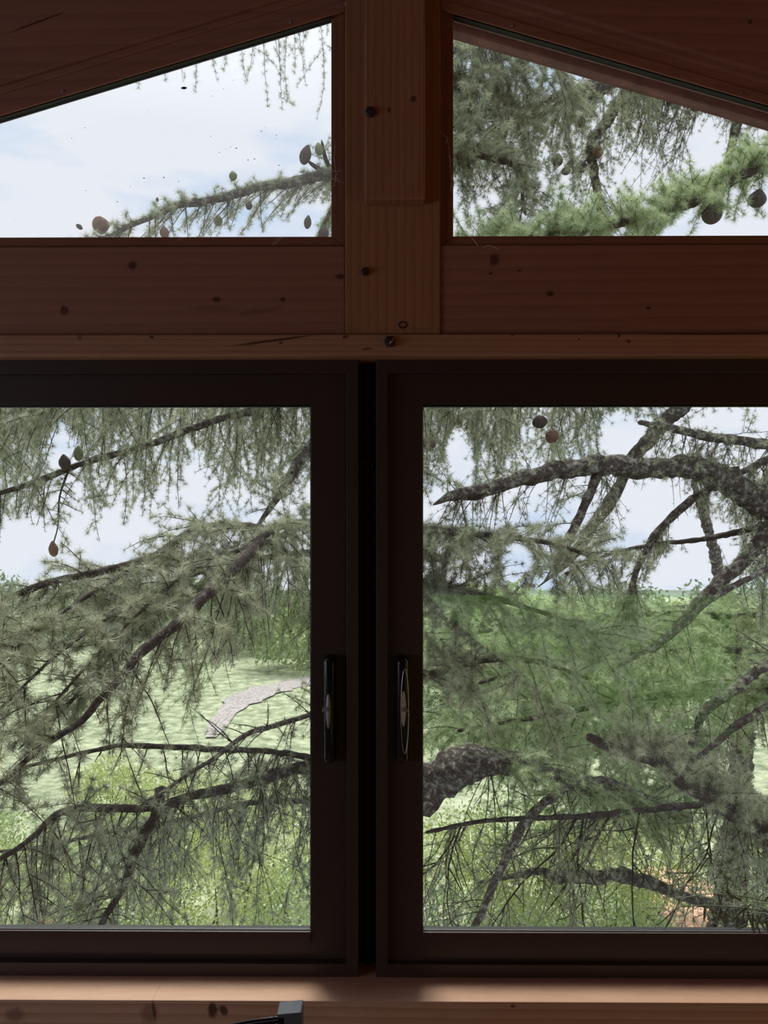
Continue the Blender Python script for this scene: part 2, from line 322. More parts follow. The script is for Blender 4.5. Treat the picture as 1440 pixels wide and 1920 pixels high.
# upper fixed windows
def fixed_window(name, label, ln, xe, xin, xtrim, xo, sgn, gm, seal):
    w = empty(name, (X(xe, 0.05), 0.05, Z(443, 0.05)), label, kind='structure')
    bm = bmesh.new()
    pprism(bm, [(xin, 443), (xo, 443), (xo, 461), (xtrim, 461)], 0.008, 0.11)
    from_bm('bottom_trim', bm, M_trimw, w, bevel=0.0015)
    bm = bmesh.new()
    pprism(bm, [(xin, 443), (xtrim, 461), (xtrim, ln(xtrim, -12)), (xin, ln(xin, -12))], 0.008, 0.11)
    from_bm('side_trim', bm, M_trimv, w, bevel=0.0015)
    bm = bmesh.new(); x0, x1 = (xo, xin) if sgn < 0 else (xin, xo)
    pprism(bm, [(x0, ln(x0, seal)), (x1, ln(x1, seal)), (x1, ln(x1, -14)), (x0, ln(x0, -14))], 0.002, 0.012)
    from_bm('seal', bm, M_gasket, w)
    bm = bmesh.new()
    pprism(bm, [(x0, ln(x0, 14.5)), (x1, ln(x1, 14.5)), (x1, ln(x1, 6)), (x0, ln(x0, 6))], 0.0125, 0.0138)
    from_bm('spacer', bm, M_spacer if sgn < 0 else M_eavel, w)
    for yy in (0.0315, 0.046):
        bm = bmesh.new()
        xa = xin + sgn * (-6)
        pprism(bm, [(xa, 448), (xo, 448), (xo, ln(xo, 0)), (xa, ln(xa, 0))], yy, yy + 0.004)
        from_bm('pane', bm, gm, w)
    return w
w1 = fixed_window('window_1', 'sloped fixed gable window left of the post with dusty glass', lineL, 621, 621, 647, -900, -1, M_glassUL, 4)
w2 = fixed_window('window_2', 'sloped fixed gable window right of the post', lineR, 850, 850, 825, 2400, 1, M_glassUR, 5)
# specks of dust on the left pane
rng = np.random.default_rng(5)
bm = bmesh.new()
spk = [(345, 165, 4)] + [(q[0], q[1], q[2]) for q in ((270, 334, 1.6), (307, 333, 1.6), (411, 286, 1.2), (443, 278, 1.6), (465, 300, 1.4), (477, 298, 1.4), (490, 246, 1.4), (502, 200, 1.2), (523, 310, 1.3), (220, 378, 1.3), (245, 425, 1.6), (335, 340, 1.2))] + [(rng.uniform(20, 610), rng.uniform(150, 430), rng.uniform(0.6, 1.1)) for _ in range(26)]
for sx, sy, sr in spk:
    if sy < lineL(sx, 20): continue
    c = P(sx, sy, 0.0306); s = sr * 1.25 / F
    mtx = Matrix.Translation(Vector(c)) @ Matrix.Diagonal((s * (1.6 if sr > 3 else 1), 0.0006, s * 0.7, 1))
    bmesh.ops.create_icosphere(bm, subdivisions=1, radius=1, matrix=mtx)
from_bm('dust_specks', bm, M_speck, w1)

# eave outside
for side, ln, x0, x1 in (('right', lineR, 735, 2700),):
    bm = bmesh.new(); y0 = 0.32
    def ee(x, o): return (X(720 + (x - 720) * 0.9999, y0), Z(ln(x, o), y0))
    prism(bm, [ee(x0, 32), ee(x1, 32), ee(x1, -60), ee(x0, -60)], y0, y0 + 0.03)
    e = struct(from_bm('trim_8', bm, M_eave, bevel=0.002), 'reddish eave board outside above the right gable window')
    bm = bmesh.new(); prism(bm, [ee(x0, 17), ee(x1, 17), ee(x1, 11), ee(x0, 11)], y0 - 0.012, y0 - 0.001)
    from_bm('edge_strip', bm, M_eavel, e)

# sliding windows
def sliding(name, label, s, xglass, xsash, xframe, xo, yf, ys):
    """s=-1 left window, +1 right window"""
    w = empty(name, (X(xframe, yf), yf, Z(1832, yf)), label, kind='structure')
    lo, hi = lambda a, b: min(a, b), lambda a, b: max(a, b)
    def rect(nm, xa, xb, ya, yb, y0, y1, mat, bev=0.0015):
        bm = bmesh.new(); pbox(bm, min(xa, xb), max(xa, xb), ya, yb, y0, y1); return from_bm(nm, bm, mat, w, bevel=bev)
    # outer frame as one ring
    def ring(nm, x_in, x_out, t_in, t_out, b_in, b_out, far_in, far_out, y0, y1, mat):
        bm = bmesh.new()
        pts_o = [(x_out, t_out), (far_out, t_out), (far_out, b_out), (x_out, b_out)]; pts_i = [(x_in, t_in), (far_in, t_in), (far_in, b_in), (x_in, b_in)]
        vs = []
        for yy in (y0, y1):
            vs.append(([bm.verts.new((X(a, y0), yy, Z(b_, y0))) for a, b_ in pts_o], [bm.verts.new((X(a, y0), yy, Z(b_, y0))) for a, b_ in pts_i]))
        (o0, i0), (o1, i1) = vs
        for k in range(4):
            j = (k + 1) % 4
            bm.faces.new((o0[k], o0[j], i0[j], i0[k])); bm.faces.new((o1[k], i1[k], i1[j], o1[j]))
            bm.faces.new((o0[k], o1[k], o1[j], o0[j])); bm.faces.new((i0[k], i0[j], i1[j], i1[k]))
        return from_bm(nm, bm, mat, w, bevel=0.0012)
    ring('frame', xsash, xframe, 700, 668, 1808, 1833, xo - s * 25, xo, yf, 0.10, M_alu)
    ring('sash', xglass, xsash + s * -1, 758, 699, 1747, 1809, xo - s * 90, xo - s * 24, ys, ys + 0.014, M_alu)
    # glazing bead, raised slightly below the pane, and rubber
    bm = bmesh.new(); pbox(bm, min(xglass, xo - s * 90), max(xglass, xo - s * 90), 1748, 1769, ys - 0.003, ys + 0.004)
    from_bm('bottom_bead', bm, M_alu, w, bevel=0.001)
    ring('gasket', xglass + s * 1.5, xglass - s * 0.5, 763, 756, 1741.5, 1748, xo - s * 94, xo - s * 89, ys + 0.003, ys + 0.012, M_gasket)
    rect('spacer', xglass - s, xo - s * 90, 1743.2, 1746.5, ys + 0.0016, ys + 0.0028, M_spacer, 0)
    for yy in (0.0125, 0.024):
        bm = bmesh.new(); pbox(bm, min(xglass - s * 5, xo - s * 80), max(xglass - s * 5, xo - s * 80), 755, 1749, ys + yy, ys + yy + 0.004)
        from_bm('pane', bm, M_glassL, w)
    return w
w3 = sliding('window_3', 'dark bronze sliding window on the left with oval black pull', -1, 583, 650, 672, -620, 0.02, 0.034)
w4 = sliding('window_4', 'dark bronze sliding window on the right with oval black pull', 1, 792, 727, 705, 2060, 0.02, 0.030)
# handles
def handle(w, cx, y, s, bright):
    c = P(cx, 1327, y); sc = (y - CAM[1]) / F; hw, hh, dp = 12.5 * sc, 100 * sc, 0.022
    bm = bmesh.new(); nU, nV = 40, 10; rows = []
    for j in range(nV + 1):
        f = j / nV; sh = math.sqrt(max(0, 1 - (f * 0.98) ** 2.6)) if j else 1.0
        row = []
        for i in range(nU):
            q = 2 * PI * i / nU; r = hw * (0.35 + 0.65 * sh); xx = r * math.cos(q); zz = r * math.sin(q) + (hh - hw) * (1 if math.sin(q) >= 0 else -1)
            row.append(bm.verts.new((c[0] + xx, y - dp * f, c[2] + zz * (1 if j < nV else 0.995))))
        rows.append(row)
    for a_, b_ in zip(rows, rows[1:]):
        for i in range(nU): bm.faces.new((a_[i], a_[(i + 1) % nU], b_[(i + 1) % nU], b_[i]))
    bm.faces.new(rows[-1])
    h = from_bm('handle', bm, M_black, w, smooth=True); h['label'] = 'oval black pull with thumb latch'
    # dished oval on the cheek of the pull, turned a little sideways
    def oval(nm, dx, dz, rx, rz, dy, mat, ring=False):
        base = np.array((c[0] + dx, y - dy, c[2] + dz))
        if ring:
            q = np.linspace(0, 2 * PI, 49); pts = [base + np.array((rx * math.cos(t), -rx * math.cos(t) * s * -0.35, rz * math.sin(t))) for t in q]
            return tubes(nm, [(pts, 0.00055)], 6, mat, h)
        bm = bmesh.new(); mtx = Matrix.Translation(Vector(base)) @ Matrix.Rotation(0.33 * s, 4, 'Z') @ Matrix.Diagonal((rx, 0.0022, rz, 1))
        bmesh.ops.create_uvsphere(bm, u_segments=28, v_segments=14, radius=1, matrix=mtx); return from_bm(nm, bm, mat, h, smooth=True)
    ox = 4.5 * sc
    if bright:
        oval('dish', ox, 0, 6.8 * sc, 77 * sc, 0.0195, M_black); oval('rim', ox, 0, 7.2 * sc, 78 * sc, 0.0225, M_chrome, True)
        oval('latch_plate', ox - 2.5 * sc, 5 * sc, 5.2 * sc, 33 * sc, 0.0222, M_plate)
    else:
        oval('dish', -ox * 0.4, 0, 6.8 * sc, 77 * sc, 0.0195, M_black)
        oval('latch_plate', -ox * 0.5, 0, 5.0 * sc, 33 * sc, 0.0215, M_greyp)
    bm = bmesh.new(); zz = c[2] + 5 * sc; bx = c[0] + (3 * sc if bright else -8 * sc)
    box(bm, bx - 4 * sc, bx + 8 * sc, y - 0.034, y - 0.02, zz - 0.0024, zz + 0.0024)
    from_bm('thumb_latch', bm, M_chrome if bright else M_greyp, h, bevel=0.001)
handle(w3, 619.5, 0.034, -1, False); handle(w4, 754, 0.030, 1, True)
# the recessed mullion between the two sliding windows
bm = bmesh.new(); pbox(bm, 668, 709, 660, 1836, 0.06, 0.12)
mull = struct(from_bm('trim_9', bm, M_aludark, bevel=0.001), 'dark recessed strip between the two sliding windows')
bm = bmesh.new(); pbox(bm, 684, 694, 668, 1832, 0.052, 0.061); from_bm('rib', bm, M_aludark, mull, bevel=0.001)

# sill and the wall below
ZS = Z(1877.5, -0.04)
bm = bmesh.new(); box(bm, -2.6, 2.6, -0.04, 0.13, Z(2010, -0.04), ZS)
struct(from_bm('trim_10', bm, M_sill, bevel=0.0025), 'pale pine window sill beam with knots')
bm = bmesh.new(); box(bm, -2.6, 2.6, 0.0, 0.13, 0.0, Z(2010, -0.04))
box(bm, -2.6, X(-600, 0.0), 0.001, 0.129, Z(2010, -0.04), 1.66); box(bm, X(2040, 0.0), 2.6, 0.001, 0.129, Z(2010, -0.04), 1.66)
struct(from_bm('wall_front', bm, M_wall))

# ------------------------------------------------------------------ the rest of the room
RZ = lambda x: 2.62 - 0.297 * abs(x + 0.0)
HX, YB = 2.6, -3.6
bm = bmesh.new(); box(bm, -HX, HX, YB, 0.0, -0.12, 0.0); struct(from_bm('floor', bm, M_floor))
bm = bmesh.new(); prism(bm, [(-HX - .2, RZ(HX + .2)), (0, RZ(0)), (HX + .2, RZ(HX + .2)), (HX + .2, RZ(HX + .2) + .12), (0, RZ(0) + .12), (-HX - .2, RZ(HX + .2) + .12)], YB - 0.12, 0.13)
struct(from_bm('ceiling', bm, M_wall))
bm = bmesh.new()   # left wall with a window opening
def xbox(x0, x1, y0, y1, z0, z1): box(bm, x0, x1, y0, y1, z0, z1)
xbox(-HX - .12, -HX, YB - .12, 0.13, -0.12, 0.75); xbox(-HX - .12, -HX, YB - .12, 0.13, 1.62, RZ(HX) + .02); xbox(-HX - .12, -HX, -0.35, 0.13, .75, 1.62); xbox(-HX - .12, -HX, YB - .12, -2.5, .75, 1.62)
struct(from_bm('wall_left', bm, M_wall))
bm = bmesh.new(); box(bm, HX, HX + .12, YB - .12, 0.13, -0.12, RZ(HX) + .02); struct(from_bm('wall_right', bm, M_wall))
def Q(px, py): # mirror point on the back wall that the glass shows at this pixel
    p = P(px, py, 0.05 + (0.05 - YB)); return (float(p[0]), float(p[2]))
hole = [Q(800, 1115), Q(1395, 1115), Q(1395, 1392), Q(1150, 1392), Q(1040, 1318), Q(880, 1190)]
bm = bmesh.new()
zt, xl, xr = hole[0][1], hole[0][0], hole[1][0]; zb = hole[2][1]
prism(bm, [(-HX, zt), (HX, zt), (HX, RZ(HX)), (0, RZ(0)), (-HX, RZ(HX))], YB - .12, YB)
prism(bm, [(-HX, -.12), (xl, -.12), (xl, zt), (-HX, zt)], YB - .12, YB)
prism(bm, [(xl, -.12), hole[3][:1] + (-.12,), hole[3], hole[4], hole[5], hole[0]], YB - .12, YB)
prism(bm, [hole[3][:1] + (-.12,), (xr, -.12), hole[2], hole[3]], YB - .12, YB)
prism(bm, [(xr, -.12), (HX, -.12), (HX, zt), (xr, zt)], YB - .12, YB)
struct(from_bm('wall_back', bm, M_wall))

# ------------------------------------------------------------------ outdoors: ground, path, hills
M_ground = leaf_mat('meadow', (0.13, 0.165, 0.095), (0.40, 0.43, 0.29), 0.0, 2.2, 0.0)
M_bank = leaf_mat('lawn_bank', (0.045, 0.10, 0.018), (0.13, 0.22, 0.05), 0.0, 5.5, 0.0)
M_path = simple('pale_gravel', (0.30, 0.275, 0.26), 0.95, 0, 0.1, 0.45, 9)
M_litter = simple('dry_needle_litter', (0.48, 0.30, 0.22), 0.95, 0, 0.1, 0.55, 9)
M_hill = leaf_mat('far_hill', (0.12, 0.16, 0.13), (0.20, 0.25, 0.19), 0.0, 0.08, 0.0)
def gz(x, y):
    return -4.5 - 0.068 * y + 0.06 * math.sin(x * 0.7) * math.cos(y * 0.6)
def sheet(name, xs, ys, zf, mat, thick=None):
    V = [(x, y, zf(x, y)) for y in ys for x in xs]; n = len(xs)
    Fc = [(j * n + i, j * n + i + 1, (j + 1) * n + i + 1, (j + 1) * n + i) for j in range(len(ys) - 1) for i in range(n - 1)]
    return mesh_np(name, V, Fc, mat, None, True)
struct(sheet('ground', np.linspace(-120, 120, 81), np.concatenate((np.linspace(0.14, 20, 41), np.linspace(22, 125, 41))), gz, M_ground), 'sloping pale green meadow below the window')
struct(sheet('lawn', np.linspace(-20, 20, 41), np.linspace(-22, -3.73, 30), lambda x, y: -0.25 + 0.16 * (-3.7 - y), M_bank), 'green grass bank behind the house')
def hz(x, y): return gz(x, 118) - 1.5 + 0.8 * max(0, math.sin((y - 110) / 90 * PI / 2)) * (1 + 0.25 * math.sin(x * 0.03 + 1) + 0.12 * math.sin(x * 0.09))
struct(sheet('hills', np.linspace(-260, 260, 61), np.linspace(112, 142, 8), hz, M_hill), 'hazy far hillside under the sky')
def catmull(pts, step):
    pts = np.asarray(pts, float); n = len(pts)
    ext = np.vstack((2 * pts[0] - pts[1], pts, 2 * pts[-1] - pts[-2])); res = []
    for i in range(n - 1):
        p0, p1, p2, p3 = ext[i:i + 4]; m = max(2, int(np.linalg.norm((p2 - p1)[:3]) / step))
        for k in range(m):
            t = k / m; res.append(0.5 * (2 * p1 + (p2 - p0) * t + (2 * p0 - 5 * p1 + 4 * p2 - p3) * t * t + (3 * p1 - p0 - 3 * p2 + p3) * t ** 3))
    res.append(pts[-1]); return np.array(res)

# winding gravel path in the meadow
pp = [(P(a, b, 20)) for a, b in ()]
def ground_hit(px, py):
    r = ray(px, py); y = -1.2
    for k in range(4000):
        y += 0.05; p = CAM + r * ((y - CAM[1]) / r[1])
        if y > 0.3 and p[2] < gz(p[0], y): return p
    return p
cl = [ground_hit(a, b) for a, b in ((720, 1262), (600, 1275), (520, 1290), (460, 1312), (420, 1345), (395, 1385))]
wd = [1.5, 1.4, 1.1, 0.8, 0.5, 0.25]
V, Fc = [], []
pr = np.random.default_rng(8); _c = catmull(np.array([np.append(c, w) for c, w in zip(cl, wd)]), 0.5); cl = [q[:3] for q in _c]; wd = [q[3] * pr.uniform(0.65, 1.2) for q in _c]
for i, c in enumerate(cl):
    t = nrm((cl[min(i + 1, len(cl) - 1)] - cl[max(i - 1, 0)]) * np.array((1, 1, 0))); n_ = np.array((-t[1], t[0], 0))
    for sgn in (-1, -0.33, 0.33, 1):
        q = c + n_ * wd[i] * sgn; V.append((q[0], q[1], gz(q[0], q[1]) + 0.05))
for i in range(len(cl) - 1):
    for k in range(3): Fc.append((i * 4 + k, i * 4 + k + 1, i * 4 + 5 + k, i * 4 + 4 + k))
struct(mesh_np('path', V, Fc, M_path, None, True), 'pale gravel path winding through the meadow')

# ------------------------------------------------------------------ cedars
M_barkA = bark_mat('bark_near', (0.026, 0.020, 0.017), (0.062, 0.052, 0.046), (0.19, 0.195, 0.165), 0.30, 45)
M_barkL = bark_mat('bark_lichen', (0.032, 0.025, 0.021), (0.085, 0.072, 0.064), (0.30, 0.31, 0.26), 0.50, 45)
M_twig = simple('twig_bark', (0.034, 0.027, 0.021), 0.9, 0, 0.2, 0.4, 60)
M_twigg = simple('grey_twig_bark', (0.085, 0.076, 0.062), 0.9, 0, 0.2, 0.4, 60)
M_ndl = leaf_mat('needles_grey_green', (0.175, 0.215, 0.125), (0.58, 0.61, 0.41), 0.42, 16.0, 0.10)
M_ndlD = leaf_mat('needles_dusky_green', (0.13, 0.165, 0.11), (0.46, 0.50, 0.35), 0.40, 16.0, 0.10)
M_ndlY = leaf_mat('needles_fresh_green', (0.25, 0.345, 0.165), (0.60, 0.70, 0.40), 0.45, 16.0, 0.10)

GAPS = [(50, 1010, 60, 50, .3), (222, 1022, 50, 45, .3), (470, 1290, 75, 80, .3), (110, 1260, 55, 55, .45), (195, 1450, 45, 28, .4), (1325, 270, 35, 60, .3), (1165, 815, 45, 45, .15), (1290, 985, 40, 60, .35), (1275, 1085, 60, 55, .12), (1222, 930, 40, 34, .25), (1350, 1010, 40, 45, .4), (860, 850, 25, 50, .3), (960, 1040, 22, 30, .3), (115, 830, 28, 40, .3), (370, 900, 22, 60, .4),   # regions of the crowns that are thin, seen along the photograph's line of sight
]
def gap_keep(p):
    x, y = proj(p); k = 1.0
    for (cx, cy, rx, ry, kp) in GAPS:
        if ((x - cx) / rx) ** 2 + ((y - cy) / ry) ** 2 < 1: k = min(k, kp)
    return k

# needle clusters: thin three-sided cones
def rosette_templates(K, nvar, seed, w=0.022, spread=(0.15, 1.75)):
    r = np.random.default_rng(seed); out_ = []
    for _ in range(nvar):
        V = np.zeros((K, 4, 3))
        for i in range(K):
            th = spread[0] + (spread[1] - spread[0]) * math.sqrt((i + 0.5) / K) + r.normal(0, 0.12); ph = i * 2.39996 + r.normal(0, 0.25)
            d = np.array((math.sin(th) * math.cos(ph), math.sin(th) * math.sin(ph), math.cos(th))); L = r.uniform(0.72, 1.08)
            u = nrm(np.cross(d, (0.3, 0.5, 0.81))); v = np.cross(d, u)
            V[i, 0] = d * 0.03 - w * u; V[i, 1] = d * 0.06 + w * 0.55 * v; V[i, 2] = d * 0.03 + w * u
            V[i, 3] = d * L
        out_.append(V.reshape(-1, 3))
    return out_
T_NEAR = rosette_templates(26, 6, 1, 0.024)
T_MID = rosette_templates(20, 6, 2, 0.030)
T_FAR = rosette_templates(11, 6, 3, 0.050)
def rosette_mesh(name, ros, templ, mat, parent):
    """ros: list of (pos, axis, size)"""
    if not ros: return None
    r = np.random.default_rng(len(ros)); pos = np.array([a[0] for a in ros]); ax = np.array([a[1] for a in ros]); sz = np.array([a[2] for a in ros])
    ax /= np.linalg.norm(ax, axis=1, keepdims=True) + 1e-9
    ref = r.normal(size=ax.shape); u = np.cross(ax, ref); u /= np.linalg.norm(u, axis=1, keepdims=True) + 1e-9; v = np.cross(ax, u)
    R = np.stack((u, v, ax), 1) * sz[:, None, None]
    var = r.integers(0, len(templ), len(ros)); VV = []
    for k, T in enumerate(templ):
        m = var == k
        if m.any(): VV.append((np.einsum('vi,nij->nvj', T, R[m]) + pos[m][:, None]).reshape(-1, 3))
    V = np.vstack(VV); nn = len(V) // 4; b = np.arange(nn)[:, None, None] * 4
    Fc = (b + np.array([(0, 1, 3), (1, 2, 3)])[None]).reshape(-1, 3)
    return mesh_np(name, V, Fc, mat, parent)

DENS, SIZ, SPC, SUBF = 1.5, 1.45, 0.95, 1.2
class Spray:
    def __init__(self, seed, size=0.028, sp=0.020, leaf=1.0, wob=0.10, step=0.03, ymin=0.32):
        self.r = np.random.default_rng(seed); self.tw = []; self.ros = []; self.size = size * SIZ; self.sp = sp * SPC; self.leaf = leaf; self.wob = wob; self.step = step; self.ymin = ymin
    def grow(self, start, d, L, r0, droop, lvl=1, sub=9.0, leaf=None):
        r = self.r; leaf = self.leaf if leaf is None else leaf
        n = max(3, int(L / self.step)); st = L / n; p = np.array(start, float); d = nrm(d); pts = [p.copy()]; dirs = [d]
        for i in range(n):
            d = d + np.array((0, 0, -droop * st)) + r.normal(0, self.wob, 3) * math.sqrt(st / 0.03) * 0.6; d = d / np.sqrt(d @ d)
            p = p + d * st
            if p[1] < self.ymin: break
            if GAPS and r.random() > gap_keep(p) ** 0.5: break
            pts.append(p.copy()); dirs.append(d)
        m = len(pts)
        if m < 2: return
        pts = np.array(pts); Lr = st * (m - 1)
        self.tw.append((pts, np.linspace(r0, max(0.0006, r0 * 0.4), m) * 1.35))
        k = int(Lr / self.sp)
        for j in range(k):
            s = (j + r.random()) / k * (m - 1); i = min(int(s), m - 2); f = s - i; q = pts[i] * (1 - f) + pts[i + 1] * f; dd = dirs[i]
            a = r.normal(0, 1, 3); a = a - dd * (a @ dd); a = nrm(a) + dd * 0.35 + np.array((0, 0, 0.25)); a = nrm(a)
            sl = r.uniform(0.004, 0.010); e = q + a * sl
            self.spur.append((q, e)) if hasattr(self, 'spur') else None
            if r.random() < leaf and (not GAPS or r.random() < gap_keep(q)):
                self.ros.append((e, a, self.size * r.uniform(0.7, 1.15)))
            elif r.random() < 0.8: self.tw.append((np.array((q, q + a * r.uniform(0.008, 0.018))), np.array((0.0013, 0.0009))))
        if m > 2: self.ros.append((pts[-1], dirs[-1], self.size * 0.9)) if r.random() < leaf else None
        if lvl > 0:
            for j in range(int(Lr * sub)):
                s = r.uniform(0.08, 0.95); i = min(int(s * (m - 1)), m - 2); dd = dirs[i]
                a = r.normal(0, 1, 3); a[2] *= 0.5; a = nrm(a - dd * (a @ dd))
                self.grow(pts[i], nrm(dd * 0.75 + a), L * r.uniform(0.22, 0.5) * (1.05 - 0.5 * s), r0 * 0.6, droop * 1.2, lvl - 1, sub * 0.7, leaf)

class Cedar:
    def __init__(self, label, base, templ, mat, seed, name='cedar_tree', group=None):
        self.root = empty(name, base, label, 'tree', group); self.templ = templ; self.mat = mat; self.seed = seed; self.k = 0
    def limb(self, pts, bark=None, name='branch', rough=0.12, sides=12, label=None):
        """pts: (px, py, y, radius in photograph pixels)"""
        W = np.array([np.append(P(a, b, y), r * (y - CAM[1]) / F) for a, b, y, r in pts]); W = catmull(W, 0.03)
        self.k += 1; r = np.random.default_rng(self.seed * 100 + self.k)
        n = len(W); base = W[:, :3]; rad = np.maximum(W[:, 3], 0.0012)
        wob = np.convolve(r.normal(0, 1, n + 8), np.ones(9) / 3, 'valid')[:n, None] * np.array((0.3, 0.3, 0.5)); base = base + wob * rad[:, None] * 0.35
        V = tube_arrays(np.vstack((base[0] + (base[0] - base[1]) * .2, base, base[-1] + (base[-1] - base[-2]) * .4)), np.concatenate(([rad[0] * .1], rad, [rad[-1] * .1])), sides)
        cen = np.repeat(np.vstack((base[0], base, base[-1])), sides, 0); nn = r.normal(0, 1, len(V))
        nn = (nn + np.roll(nn, 1) + np.roll(nn, sides)) / 1.7
        V = cen + (V - cen) * (1 + rough * nn[:, None])
        o = mesh_np(name, V, tube_faces(n + 2, sides), bark or M_barkA, self.root, True)
        if label: o['label'] = label
        self.last = (o, base, rad); return o
    def spray(self, per_m=22, L=(0.15, 0.4), droop=2.0, mode='fan', leaf=1.0, size=0.028, sp=0.02, t=(0.0, 1.0), sub=9, lvl=1, r0=0.0022, tufts=0.0, mat=None, templ=None, twig=None, side=0, wob=0.10, ymin=0.32, down=None):
        o, base, rad = self.last; self.k += 1; S = Spray(self.seed * 1000 + self.k, size, sp, leaf, wob, ymin=ymin); r = S.r
        n = len(base); i0, i1 = int(t[0] * (n - 1)), int(t[1] * (n - 1)); seg = np.linalg.norm(np.diff(base[i0:i1 + 1], axis=0), axis=1).sum()
        sub = sub * SUBF
        for q in range(int(seg * per_m * DENS)):
            i = int(r.integers(i0, max(i0 + 1, i1))); j = min(i + 1, n - 1); dd = nrm(base[j] - base[i - 1 if i else 0])
            a = r.normal(0, 1, 3)
            if mode == 'hang': a = np.array((a[0] * 0.45, a[1] * 0.45, -1.0)); d = a + dd * 0.25
            elif mode == 'fan': a[2] *= 0.25; a = nrm(a - dd * (a @ dd)); d = a + dd * r.uniform(0.3, 0.9)
            elif mode == 'up': a[2] = abs(a[2]) + 0.5; d = nrm(a) + dd * 0.5
            else: a = nrm(a - dd * (a @ dd)); d = a + dd * 0.4
            if down is not None: d = d + np.array(down)
            f = (i - i0) / max(1, i1 - i0)
            S.grow(base[i], d, r.uniform(*L), r0, droop, lvl, sub)
        for q in range(int(seg * tufts)):
            i = int(r.integers(i0, max(i0 + 1, i1))); a = r.normal(0, 1, 3); a[2] = abs(a[2]) * 0.8 + 0.5; a = nrm(a); S.ros.append((base[i] + a * rad[i], a, size * r.uniform(0.8, 1.2)))
        tw_ = tubes('twigs', S.tw, 4, twig or M_twig, o, True)
        if tw_: tw_['kind'] = 'stuff'
        fo_ = rosette_mesh('foliage', S.ros, templ or self.templ, mat or self.mat, o)
        if fo_: fo_['kind'] = 'stuff'
        global NROS; NROS += len(S.ros)
NROS = 0

# cones
def cone_mesh(seed):
    r = np.random.default_rng(seed); nU, nV = 26, 30; V = []
    for j in range(nV + 1):
        f = j / nV; rad = 0.5 * (math.sin(PI * min(1, max(0.0, f)) ** 0.85) ** 0.62) * (1.0 if f < 0.6 else 1 - 0.25 * (f - 0.6) / 0.4)
        for i in range(nU):
            q = 2 * PI * i / nU; bump = 1 + 0.13 * (abs(math.sin(4.5 * q + f * 24)) * abs(math.sin(4.5 * q - f * 24))) + 0.05 * ((f * 15) % 1) + r.normal(0, 0.012)
            V.append((rad * bump * math.cos(q), rad * bump * math.sin(q), f - 0.5))
    Fc = [(j * nU + i, j * nU + (i + 1) % nU, (j + 1) * nU + (i + 1) % nU, (j + 1) * nU + i) for j in range(nV) for i in range(nU)]
    me = bpy.data.meshes.new('cone'); me.from_pydata(V, [], Fc); me.update(); return me
CONES = {}
M_coneB = simple('brown_cone', (0.16, 0.095, 0.065), 0.8, 0, 0.3, 0.5, 90)
M_coneD = simple('dark_cone', (0.075, 0.062, 0.055), 0.8, 0, 0.3, 0.5, 90)
M_coneG = simple('green_cone', (0.19, 0.22, 0.12), 0.75, 0, 0.3, 0.35, 90)
def cone(px, py, y, w, h, tilt, kind, parent, label=None):
    key = kind
    if key not in CONES:
        me = cone_mesh(hash(kind) % 97); me.materials.append({'brown': M_coneB, 'dark': M_coneD, 'green': M_coneG}[kind]); CONES[key] = me
    o = bpy.data.objects.new('cone', CONES[key]); COL.objects.link(o); s = (y - CAM[1]) / F
    o.parent = parent; o.matrix_parent_inverse = Matrix.Translation(-world_loc(parent))
    o.location = Vector(P(px, py, y)); o.rotation_euler = (0.1, math.radians(tilt), 0.3 * px); o.scale = (w * s, w * s, h * s)
    o['label'] = {'brown': 'reddish brown cone', 'dark': 'dark grey-brown cone', 'green': 'young green cone'}[kind] if label is None else label
    return o

# ---- cedar whose trunk stands behind the post (near tree, left and middle)
bx = P(690, 960, 3.5)
A = Cedar('big cedar right outside the window, its drooping twigs filling the left sliding window', (bx[0], 3.5, gz(bx[0], 3.5)), T_NEAR, M_ndl, 1)
base = A.root.location
s_ = 4.7 / F
A.limb([(690, 2750, 3.5, 62), (690, 1700, 3.5, 52), (690, 960, 3.5, 46), (690, 300, 3.5, 40), (690, -500, 3.5, 30)], M_barkL, 'trunk', sides=20)
TA = (690,)
# branch across the upper left pane
A.limb([(690, 318, 3.4, 14), (621, 326, 2.7, 10), (560, 340, 2.6, 9), (500, 348, 2.5, 8.5), (440, 364, 2.4, 7.5), (380, 377, 2.3, 7), (330, 386, 2.2, 6), (290, 405, 2.1, 5.5), (250, 420, 2.0, 5), (215, 438, 2.0, 4), (175, 452, 1.95, 3), (120, 470, 1.9, 2)], M_barkL)
UL = A.last[0]
A.spray(26, (0.10, 0.32), 1.0, 'hang', 0.9, 0.022, 0.016, (0.22, 0.92), 3, 0, 0.0022, 0, down=(-0.75, 0, 0))
A.spray(16, (0.03, 0.07), 0, 'up', 1.0, 0.026, 0.012, (0.2, 1.0), 0, 0, 0.0016, 170)
for c in ((573, 290, 2.6, 20, 37, -22, 'dark'), (598, 279, 2.65, 15, 26, 8, 'green'), (437, 329, 2.4, 14, 18, 0, 'green'), (577, 416, 2.6, 13, 28, -8, 'dark'), (607, 436, 2.6, 18, 24, 10, 'dark'), (190, 422, 2.0, 30, 33, 75, 'brown'), (409, 413, 2.4, 15, 24, 0, 'green'), (467, 385, 2.4, 12, 17, 0, 'dark'), (308, 435, 2.1, 16, 24, 0, 'brown'), (295, 374, 2.1, 5, 9, 0, 'dark'), (149, 425, 1.95, 12, 9, 30, 'dark')): cone(*c, UL)
